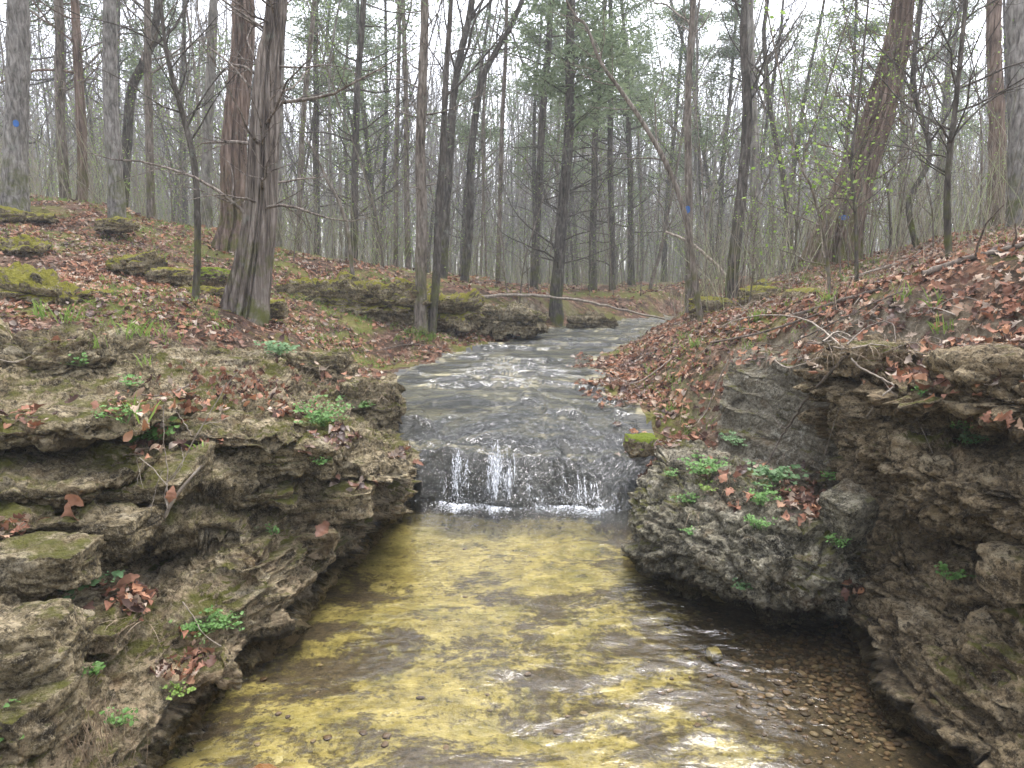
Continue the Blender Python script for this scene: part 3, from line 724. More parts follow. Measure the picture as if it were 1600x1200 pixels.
# waterfall: strands, drops and foam
rnd = random.Random(5); nr = np.random.default_rng(5)
t = NT("white falling water")
d_ = t.n("ShaderNodeBsdfPrincipled", {'Base Color': (.85, .88, .9, 1), 'Roughness': .15, 'Specular IOR Level': .8}).outputs[0]
tr = t.n("ShaderNodeBsdfTransparent").outputs[0]
M['fall'] = t.done(t.n("ShaderNodeMixShader", {0: t.ramp(t.noise(t.vec(t.geo('Position'), (1, 1, .35)), 60, 4, .7), [(.44, 0.02), (.62, .75)]), 1: tr, 2: d_}).outputs[0])

class Tubes:
    def __init__(s): s.b = {}
    def add(s, path, rad, sides=4):
        s.b.setdefault((len(path), sides), []).append((path, rad))
    def arrays(s):
        Vs = []; Fs = []; off = 0
        for (n, k), items in s.b.items():
            Pn = np.array([i[0] for i in items], float); R = np.array([i[1] for i in items], float)
            T = np.gradient(Pn, axis=1); T /= np.linalg.norm(T, axis=-1, keepdims=True) + 1e-9
            m = np.abs(T.mean(1)); ref = np.where((m[:, 2] > .7)[:, None], [[1., .13, 0]], [[0.05, .1, 1.]])[:, None, :]
            U = np.cross(T, ref); U /= np.linalg.norm(U, axis=-1, keepdims=True) + 1e-9
            Wv = np.cross(T, U)
            a = np.linspace(0, 2 * math.pi, k, endpoint=False)
            ring = Pn[:, :, None, :] + R[:, :, None, None] * (np.cos(a)[None, None, :, None] * U[:, :, None, :] + np.sin(a)[None, None, :, None] * Wv[:, :, None, :])
            V = ring.reshape(-1, 3); B = len(items)
            idx = (np.arange(B)[:, None, None] * n + np.arange(n)[None, :, None]) * k + np.arange(k)[None, None, :]
            nx = np.roll(idx, -1, axis=2)
            F = np.stack([idx[:, :-1], nx[:, :-1], nx[:, 1:], idx[:, 1:]], -1).reshape(-1, 4)
            Vs.append(V); Fs.append(F + off); off += len(V)
        return np.concatenate(Vs), np.concatenate(Fs)
    def build(s, name, m, parent=None):
        v, f = s.arrays(); return mesh_obj(name, v, f, m, parent)

OCT_V = np.array([(1, 0, 0), (-1, 0, 0), (0, 1, 0), (0, -1, 0), (0, 0, 1), (0, 0, -1)], float)
OCT_F = np.array([(0, 2, 4), (2, 1, 4), (1, 3, 4), (3, 0, 4), (2, 0, 5), (1, 2, 5), (3, 1, 5), (0, 3, 5)])
def blobs(name, C_, R_, m, parent=None):
    V = (C_[:, None, :] + OCT_V[None] * R_[:, None, :]).reshape(-1, 3)
    F = (OCT_F[None] + (np.arange(len(C_)) * 6)[:, None, None]).reshape(-1, 3)
    return mesh_obj(name, V, F, m, parent)

wf = empty("waterfall", (0.0, 4.55, 0.0))
tag(wf, "small white waterfall spilling over the dark rock lip into the yellow pool", "waterfall")
tb = Tubes(); drops = []; foam = []
groups = [(711, .035, 70, .36, 1.0), (727, .02, 16, .3, .7), (775, .06, 130, .40, 1.0), (795, .03, 40, .34, .9), (829, .03, 24, .20, .8), (846, .03, 14, .12, .6), (880, .07, 26, .16, .6), (912, .05, 40, .2, .8), (935, .03, 22, .16, .8), (960, .04, 12, .1, .5), (690, .02, 8, .2, .6)]
def fo(x): return .04 * math.sin(x * 9 + 1) + .03 * math.sin(x * 21) + .012 * math.sin(x * 57)
def fallx(px): return (px - 800) / FPX * 4.72
for px, sp, n, h0, br in groups:
    cen = [nr.normal(0, sp * .5) for _ in range(max(3, n // 9))]
    for k in range(int(n * (.5 if px < 810 else .3))):
        x0 = fallx(px) + cen[k % len(cen)] + nr.normal(0, .007); top = h0 * nr.uniform(.35, 1.0)
        ys = np.linspace(4.3, 5.15, 60); zz = ground_h(np.full(60, x0), ys)
        zt = max(0.03, top * .85); j = int(np.argmax(zz > zt)) if (zz > zt).any() else 40
        m_ = 10; s = np.linspace(0, 1, m_); L = nr.uniform(.2, .8)
        # ride the rock for a little, then fall free
        yv = ys[j] - .02 + (min(ys[j] - .05, ys[int(np.argmax(zz > 0))] - .02) - nr.uniform(0, .05) - ys[j] + .02) * (s * L) ** .8
        zf = zz[j] + .015 - (zz[j] + .015) * (s * L) ** 1.25
        zf = np.maximum(zf, np.interp(yv, ys, zz) + .006)
        zf = np.maximum(zf, .002)
        xv = x0 + np.cumsum(nr.normal(0, .0030, m_))
        r = nr.uniform(.0007, .0028) * (1 + .8 * np.sin(s * nr.uniform(5, 14) + nr.uniform(0, 6))) * np.sin(np.pi * np.clip(s, .06, .97)) ** .5 + .0004
        tb.add(np.stack([xv, yv, zf], 1), r, 5)
    for k in range(int(n * 5)):
        xx = fallx(px) + nr.normal(0, sp * 1.1); zq = abs(nr.normal(0, .13 * min(1, h0 * 3)))
        drops.append((xx, 4.61 - .1 * xx + nr.normal(0, .03) + zq * .3, zq, nr.uniform(.0010, .0038)))
    for k in range(int(n * 9)):
        rr = abs(nr.normal(0, .05)) * (1.6 if k % 5 == 0 else 1); xx = fallx(px) + nr.normal(0, sp * 1.3 + .02); foam.append((xx + math.sin(rr * 60) * .01, 4.60 - .10 * xx - rr + fo(xx), 0.001 + abs(nr.normal(0, .011)) * math.exp(-rr * 14), nr.uniform(.0015, .007) * math.exp(-rr * 4)))
tb.build("falling_stream", M['fall'], None)
ws = bpy.data.objects["falling_stream"]; ws.parent = wf; ws.location = (0, -4.55, 0); ws['kind'] = 'stuff'
D = np.array(drops); o = blobs("drops", D[:, :3], np.stack([D[:, 3], D[:, 3], D[:, 3] * 1.8], 1), M['fall'], wf); o.location = (0, -4.55, 0); o['kind'] = 'stuff'
D = np.array(foam); o = blobs("foam", D[:, :3], np.stack([D[:, 3] * 1.5, D[:, 3] * 1.1, D[:, 3] * .5], 1), M['fall'], wf); o.location = (0, -4.55, 0); o['kind'] = 'stuff'

t = NT("white veil"); P = t.geo('Position'); at = t.n("ShaderNodeAttribute", attribute_name="aer").outputs['Fac']
st_ = t.noise(t.vec(P, (1.0, .12, .16)), 95, 5, .75, .3); st2 = t.noise(t.vec(P, (1, .5, .5)), 60, 5, .8)
a_ = t.rng(t.math('ADD', t.math('ADD', t.math('MULTIPLY', st_, 1.0), t.math('MULTIPLY', st2, .55)), t.math('MULTIPLY', at, .30)), 1.02, 1.24)
d_ = t.n("ShaderNodeBsdfPrincipled", {'Base Color': (.82, .86, .9, 1), 'Roughness': .25, 'Normal': t.bump(st2, 1.0, .01)}).outputs[0]
M['veil'] = t.done(t.n("ShaderNodeMixShader", {0: t.math('MULTIPLY', a_, .85), 1: t.n("ShaderNodeBsdfTransparent").outputs[0], 2: d_}).outputs[0])
def veil(name, x0, x1, y0, y1, stp, zf, af):
    X_, Y_ = np.meshgrid(np.arange(x0, x1, stp), np.arange(y0, y1, stp)); q = np.stack([X_.ravel(), Y_.ravel(), X_.ravel() * 0], 1)
    q[:, 2] = zf(q); aer = af(q); o = mesh_obj(name, q - [0, 4.55, 0], grid_faces(*X_.shape), M['veil'], wf)
    at_ = o.data.attributes.new("aer", 'FLOAT', 'POINT'); at_.data.foreach_set("value", aer.astype(np.float32)); o['kind'] = 'stuff'; return o
def aer_x(x):
    a = 0
    for px, sp, n, h0, br in groups: a = np.maximum(a, (br if px < 810 else br * .62) * np.exp(-((x - fallx(px)) / (sp * 1.1 + .01)) ** 2))
    return a
veil("white_veil", -.75, .95, 4.50, 5.05, .007, lambda q: np.maximum(ground_h(q[:, 0], q[:, 1]) + .022 + fbm(q * [30, 8, 1], 3, 97) * .010, .003),
     lambda q: aer_x(q[:, 0]) * sstep(.0, .08, ground_h(q[:, 0], q[:, 1])) * sstep(.40, .24, ground_h(q[:, 0], q[:, 1], False)) * (1 - .6 * sstep(.02, .3, q[:, 0])) - .25 * sstep(4.9, 5.05, q[:, 1]))
def foam_a(q):
    d = 4.62 - .10 * q[:, 0] + np.vectorize(fo)(q[:, 0]) - q[:, 1]
    return (.5 + .8 * aer_x(q[:, 0])) * sstep(-.09, -.01, d) * np.exp(-np.maximum(d, 0) / (.045 + .15 * aer_x(q[:, 0]))) * 1.6 + fbm(q * [6, 9, 1], 3, 99) * .35 - .12
veil("foam_sheet", -.72, .95, 4.15, 4.76, .007, lambda q: .010 + fbm(q * [14, 22, 1], 4, 98, .6) * .010 * sstep(4.2, 4.55, q[:, 1]) + fbm(q * 40, 2, 96) * .003, foam_a)

# gravel lying in the right side of the pool
t = NT("pool gravel"); r = t.geo('Random Per Island')
M['gravel'] = t.done(t.bsdf(t.mix(t.math('MULTIPLY', t.noise(t.geo('Position'), 70, 5, .7), .5), t.ramp(r, [(0, (.05, .03, .015)), (.35, (.13, .07, .028)), (.65, (.22, .135, .06)), (.88, (.30, .22, .12)), (1, (.10, .08, .06))]), (.05, .03, .015)), .6))
V0, F0 = cube_sphere(4); V0 = V0 / np.linalg.norm(V0, axis=1, keepdims=True)
gp = []
for cx, cy, rx, ry, n in [(1240, 1010, 70, 26, 500), (1310, 1060, 80, 36, 900), (1400, 1120, 80, 36, 700), (1210, 990, 30, 14, 80), (1180, 1080, 150, 60, 70), (640, 860, 200, 60, 24), (500, 1120, 150, 60, 30), (800, 1080, 250, 90, 30), (1090, 800, 60, 20, 0)]:
    for _ in range(n):
        e = W(cx + nr.normal(0, rx), cy + nr.normal(0, ry), 1.0) - np.array([0, 0, CAMZ]); k = (CAMZ + .15) / -e[2]; p = e * k; gp.append((p[0], p[1], (.003 + .013 * nr.random() ** 2.4)))
gp = np.array(gp); gzz = ground_h(gp[:, 0], gp[:, 1]); n = len(gp)
sc3 = gp[:, 2:3] * np.stack([nr.uniform(.8, 1.5, n), nr.uniform(.7, 1.2, n), nr.uniform(.3, .6, n)], 1); an = nr.uniform(0, 6.28, n)
Vg = V0[None] * (1 + .22 * nr.normal(0, 1, (n, len(V0), 1)) * .5) * sc3[:, None]; ca, sa = np.cos(an)[:, None], np.sin(an)[:, None]
Vg = np.stack([Vg[..., 0] * ca - Vg[..., 1] * sa + gp[:, :1], Vg[..., 0] * sa + Vg[..., 1] * ca + gp[:, 1:2], Vg[..., 2] + (gzz + gp[:, 2] * .2)[:, None]], -1)
o = mesh_obj("gravel", Vg.reshape(-1, 3), (F0[None] + (np.arange(n) * len(V0))[:, None, None]).reshape(-1, 4), M['gravel'], smooth=False)
tag(o, "rusty brown gravel lying under the clear water at the right side of the pool", "gravel", kind='stuff')

# ------------------------------------------------------------------ trees
def bark(name, a, b, c, ridge=1.0, moss=0.0, scale=(9, 9, 1.6), depth=.03, rust=0.0):
    t = NT(name); O = t.obj()
    n = t.noise(t.vec(O, scale), 2.2, 8, .65, .5)
    n2 = t.noise(O, 3.0, 5, .6)
    col = t.ramp(t.math('ADD', t.math('MULTIPLY', n, .75), t.math('MULTIPLY', n2, .25)), [(.36, a), (.5, b), (.64, c)])
    if rust: col = t.mix(t.ramp(n2, [(.45, 0.0), (.6, rust)]), col, (.24, .13, .08))
    li = t.ramp(t.noise(O, 6.5, 6, .7), [(.58, 0.0), (.68, .45)])
    col = t.mix(li, col, (.24, .26, .21))
    if moss:
        z = t.sep(O, 2)
        m_ = t.math('MULTIPLY', t.rng(z, .1, 1.3, 1.0, 0.0), t.ramp(t.noise(O, 5, 6, .65), [(.5 - moss * .15, 0.0), (.6, .85)]))
        col = t.mix(m_, col, (.10, .11, .02))
    h = t.math('ADD', n, t.math('MULTIPLY', t.noise(t.vec(O, (30, 30, 9)), 2, 5, .6), .3))
    return t.done(t.bsdf(col, .95, t.bump(h, ridge, depth), Specular_IOR_Level=.15))
M['bark_cedar'] = bark("shaggy cedar bark", (.035, .026, .022), (.17, .14, .115), (.38, .33, .285), 1.0, .25, (13, 13, .9), .03)
M['bark_red'] = bark("reddish cedar bark", (.045, .03, .022), (.16, .115, .088), (.33, .255, .21), 1.0, .4, (11, 11, .9), .03, .12)
M['bark_oak'] = bark("grey oak bark", (.06, .054, .048), (.20, .185, .165), (.37, .35, .32), 1.0, .4, (14, 14, 3.5), .022)
M['bark_dark'] = bark("dark bark", (.025, .022, .018), (.08, .07, .058), (.17, .15, .13), .9, .3, (14, 14, 3), .015)
M['bark_thin'] = bark("young tree bark", (.045, .037, .03), (.15, .125, .10), (.30, .26, .22), .7, .25, (16, 16, 3), .01)
M['bark_pale'] = bark("pale far bark", (.07, .063, .054), (.19, .175, .15), (.34, .315, .275), .6, .2, (8, 8, 2), .02)

def leafy(name, c1, c2, tr=.5):
    t = NT(name); r = t.geo('Random Per Island')
    col = t.mix(r, c1, c2)
    a = t.n("ShaderNodeBsdfDiffuse", {'Color': col}).outputs[0]; b = t.n("ShaderNodeBsdfTranslucent", {'Color': col}).outputs[0]
    return t.done(t.n("ShaderNodeMixShader", {0: tr, 1: a, 2: b}).outputs[0])
M['needles'] = leafy("cedar foliage", (.12, .16, .09), (.27, .33, .19))
M['buds'] = leafy("spring buds", (.16, .26, .05), (.34, .46, .13))

def wander(rng, p, d, L, n, wig=.12, up=0.0, droop=0.0):
    pts = [np.array(p, float)]; d = np.array(d, float); d /= np.linalg.norm(d); s = L / (n - 1)
    for i in range(n - 1):
        d = d + rng.normal(0, wig, 3); d[2] += up - droop * (i / n); d /= np.linalg.norm(d)
        pts.append(pts[-1] + d * s)
    return np.array(pts)

def sub_at(path, f):
    x = f * (len(path) - 1); i = min(int(x), len(path) - 2); g = x - i
    return path[i] * (1 - g) + path[i + 1] * g, path[i + 1] - path[i]

def side_dir(rng, ax, ang, az=None):
    ax = ax / (np.linalg.norm(ax) + 1e-9); r = rng.normal(0, 1, 3) if az is None else np.array([math.cos(az), math.sin(az), 0])
    r = r - ax * r.dot(ax); r /= np.linalg.norm(r) + 1e-9
    return ax * math.cos(ang) + r * math.sin(ang)

def branch_out(tb, rng, path, r, depth, n_kids, lf=.55, ang=.75, wig=.16, up=.03, tips=None, minr=.0018, lo=.15, sides=4):
    L = np.linalg.norm(np.diff(path, axis=0), axis=1).sum()
    for i in range(n_kids):
        f = rng.uniform(lo, .98); p, ax = sub_at(path, f)
        l = L * lf * rng.uniform(.5, 1.1) * (1.15 - .7 * f); rr = max(minr, r * (1 - f * .75) * .55)
        n = 6 if depth > 1 else 5
        q = wander(rng, p, side_dir(rng, ax, ang * rng.uniform(.7, 1.3)), l, n, wig, up)
        tb.add(q, np.linspace(rr, max(minr * .6, rr * .25), n), 4 if depth > 1 else 3)
        if tips is not None: tips.append(q)
        if depth > 1: branch_out(tb, rng, q, rr, depth - 1, max(2, int(n_kids * .7)), lf, ang, wig, up, tips, minr, .2)

def trunk_profile(path, r0, r1, flare=.0, n=None):
    s = np.linspace(0, 1, len(path)); z = path[:, 2] - path[0, 2]
    r = r0 + (r1 - r0) * s
    return r * (1 + flare * np.exp(-np.abs(z) / (r0 * 2.6)))

def leaf_quads(rng, C_, size, asp=.45, up=.3):
    n = len(C_); a = rng.normal(0, 1, (n, 3)); a[:, 2] *= .6; a /= np.linalg.norm(a, axis=1, keepdims=True)
    b = rng.normal(0, 1, (n, 3)); b = np.cross(a, b); b /= np.linalg.norm(b, axis=1, keepdims=True) + 1e-9
    s = (size * rng.uniform(.5, 1.3, n))[:, None]
    V = np.stack([C_, C_ + a * s * .5 + b * s * asp * .5, C_ + a * s, C_ + a * s * .5 - b * s * asp * .5], 1).reshape(-1, 3)
    return V, np.arange(n * 4).reshape(n, 4)

def crown_branches(kind, rng, path, rad, tb, tips, H, lo_z, dens=1.0, vis=None):
    """limbs along a trunk; path in local coordinates"""
    z0 = path[0, 2]
    if kind == 'bare':
        n = int(15 * dens)
        for i in range(n):
            f = rng.uniform(lo_z, .97); p, ax = sub_at(path, f); r = np.interp(f, np.linspace(0, 1, len(rad)), rad)
            L = H * rng.uniform(.14, .30) * (1.15 - f * .8); rr = min(r * .5, .011 * L + .004)
            q = wander(rng, p, side_dir(rng, ax, rng.uniform(.55, 1.05), rng.uniform(0, 6.28)), L, 8, .13, .07)
            tb.add(q, np.linspace(rr, rr * .2, 8), 5); tips.append(q)
            branch_out(tb, rng, q, rr, 2, 6, .5, .75, .16, .05, tips, .0022)
    elif kind == 'cedar':          # many thin, nearly level, curving limbs, dead below
        n = int(44 * dens)
        for i in range(n):
            f = rng.uniform(lo_z, .98); p, ax = sub_at(path, f); r = np.interp(f, np.linspace(0, 1, len(rad)), rad)
            L = H * rng.uniform(.10, .22) * (1.1 - f * .75); rr = min(r * .35, .009 * L + .004)
            q = wander(rng, p, side_dir(rng, ax, rng.uniform(1.1, 1.6), rng.uniform(0, 6.28)), L, 8, .15, .045)
            tb.add(q, np.linspace(rr, rr * .2, 8), 4)
            if f > .36: tips.append(q)
            k = len(tips); sub = []
            branch_out(tb, rng, q, rr, 1, 6, .45, .8, .2, .03, sub, .0018)
            if f > .36: tips.extend(sub)
    elif kind == 'sapling':
        n = int(16 * dens)
        for i in range(n):
            f = rng.uniform(lo_z, .95); p, ax = sub_at(path, f); r = np.interp(f, np.linspace(0, 1, len(rad)), rad)
            L = H * rng.uniform(.12, .28) * (1.1 - f * .7); rr = min(r * .5, .007 * L + .002)
            q = wander(rng, p, side_dir(rng, ax, rng.uniform(.6, 1.2), rng.uniform(0, 6.28)), L, 7, .17, .03)
            tb.add(q, np.linspace(rr, rr * .25, 7), 4); tips.append(q)
            branch_out(tb, rng, q, rr, 1, 6, .5, .8, .2, .02, tips, .0014)

def foliage_from(rng, tips, per, spread, size, asp=.4, tmin=.35):
    C_ = []
    for q in tips:
        n = per if isinstance(per, int) else int(rng.poisson(per))
        for _ in range(n):
            p, _a = sub_at(q, rng.uniform(tmin, 1.0)); C_.append(p + rng.normal(0, spread, 3) * [1, 1, .55])
    if not C_: return None
    return leaf_quads(rng, np.array(C_), size, asp)

def make_tree(name, label, cat, base, path, r0, r1, kind, mat_, seed, lo=.3, H=None, dens=1.0, flare=.35, hi=False, leaf=None, group=None, sides=10, leafn=12):
    """path: world points base->top; trunk, branches and foliage become parts of one tree"""
    rng = np.random.default_rng(seed)
    path = np.array(path, float); n = max(14, len(path) * 5)
    path = cr_spline(path, np.linspace(0, len(path) - 1, n))
    L = np.linalg.norm(path[-1] - path[0]); H = H or L
    wob = np.stack([np.interp(path[:, 2], np.linspace(path[0, 2], path[-1, 2], 9), rng.normal(0, r0 * .14, 9)) for _ in (0, 1)], 1)
    wob[:2] = 0; path[:, :2] += wob
    loc = path - base; rad = trunk_profile(loc, r0, r1, flare)
    root = empty(name, base); tag(root, label, cat, group)
    if hi:                          # thick shaggy trunk with real bark ridges
        nz, nk = 420, 150
        s = np.linspace(0, 1, nz) ** 1.35 * (n - 1); Pp = cr_spline(loc, s); R = np.interp(s, np.arange(n), rad)
        a = np.linspace(0, 2 * math.pi, nk, endpoint=False)
        A, Z = np.meshgrid(a, Pp[:, 2]); RR = np.repeat(R[:, None], nk, 1)
        q = np.stack([np.cos(A) * 1.0, np.sin(A) * 1.0, Z * .16], -1).reshape(-1, 3)
        tw = fbm(np.stack([np.cos(A).ravel(), np.sin(A).ravel(), Z.ravel() * .8], 1), 2, seed)[:, None]
        rd = fbm(q * [6, 6, 2.2] + tw * .5, 4, seed + 1, .6).reshape(nz, nk)
        strips = np.abs(fbm(q * [3.4, 3.4, 1.0] + tw * .4, 3, seed + 2)).reshape(nz, nk)
        lump = fbm(np.stack([np.cos(A).ravel(), np.sin(A).ravel(), Z.ravel() * .7], 1), 2, seed + 7).reshape(nz, nk)
        butt = np.cos(A * 3 + seed + Z * .6) * np.exp(-np.abs(Z) / .55)
        fine = fbm(np.stack([np.cos(A).ravel() * 14, np.sin(A).ravel() * 14, Z.ravel() * 2.6], 1), 3, seed + 8, .7).reshape(nz, nk)
        RR = RR * (1 + .14 * lump + .20 * butt + .13 * rd - .30 * np.exp(-(strips / .05) ** 2) + .06 * fine)
        V = np.stack([Pp[:, 0][:, None] + RR * np.cos(A), Pp[:, 1][:, None] + RR * np.sin(A), Z], -1).reshape(-1, 3)
        idx = np.arange(nz * nk).reshape(nz, nk); nx = np.roll(idx, -1, 1)
        F = np.stack([idx[:-1], nx[:-1], nx[1:], idx[1:]], -1).reshape(-1, 4)
        tr = mesh_obj("trunk", V, F, mat_, root)
    else:
        tb = Tubes(); m_ = n * 3; s = np.linspace(0, n - 1, m_); Pp = cr_spline(loc, s); R = np.interp(s, np.arange(n), rad)
        R = R * (1 + .05 * rng.normal(0, 1, m_))
        tb.add(Pp, R, sides); tr = tb.build("trunk", mat_, root)
    tb = Tubes(); tips = []
    crown_branches(kind, rng, loc, rad, tb, tips, H, lo, dens)
    if tb.b: tb.build("crown", mat_, root)
    if leaf == 'cedar' and tips:
        r = foliage_from(rng, tips, leafn, .15, .12 if base[1] == 0 or base[1] > 12.2 else .09, .30)
        if r: mesh_obj("foliage", r[0], r[1], M['needles'], root, smooth=False)
    if leaf == 'buds' and tips:
        r = foliage_from(rng, tips, leafn, .03, .035, .6, .2)
        if r: mesh_obj("young_leaves", r[0], r[1], M['buds'], root, smooth=False)
    return root, loc, rad

def blaze(root, loc, rad, z, az, w, h, col=(.02, .13, .42)):
    """small painted mark wrapped onto the trunk, azimuth az towards the path"""
    i = int(np.argmin(np.abs(loc[:, 2] - z))); c = loc[i]; r = rad[i] + .006
    t = NT("blue trail paint"); m_ = t.done(t.bsdf(t.mix(t.noise(t.obj(), 40, 5, .7), col, tuple(v * .6 for v in col)), .6))
    a = np.linspace(-1, 1, 13); V = []
    for v in a:
        for u in a:
            k = math.sqrt(max(0, 1 - min(1, abs(v)) ** 2.6)); aa = az + u * k * w / r / 2
            V.append((c[0] + math.cos(aa) * r * 1.04, c[1] + math.sin(aa) * r * 1.04, z + v * h / 2))
    o = mesh_obj("blue_paint_mark", V, grid_faces(13, 13), m_, root)
    o.modifiers.new("thick", 'SOLIDIFY').thickness = .004
    o['label'] = "blue painted trail mark"
    return o

def ztop(pts, Y, top=11.0):
    """extend a pixel path upward to a height"""
    a, b = pts[-2], pts[-1]; d = (b - a) / np.linalg.norm(b - a); d[1] = 0; d = d * [.6, 1, 1]
    d /= np.linalg.norm(d)
    while pts[-1][2] < top: pts.append(pts[-1] + d * 2.0)
    return pts

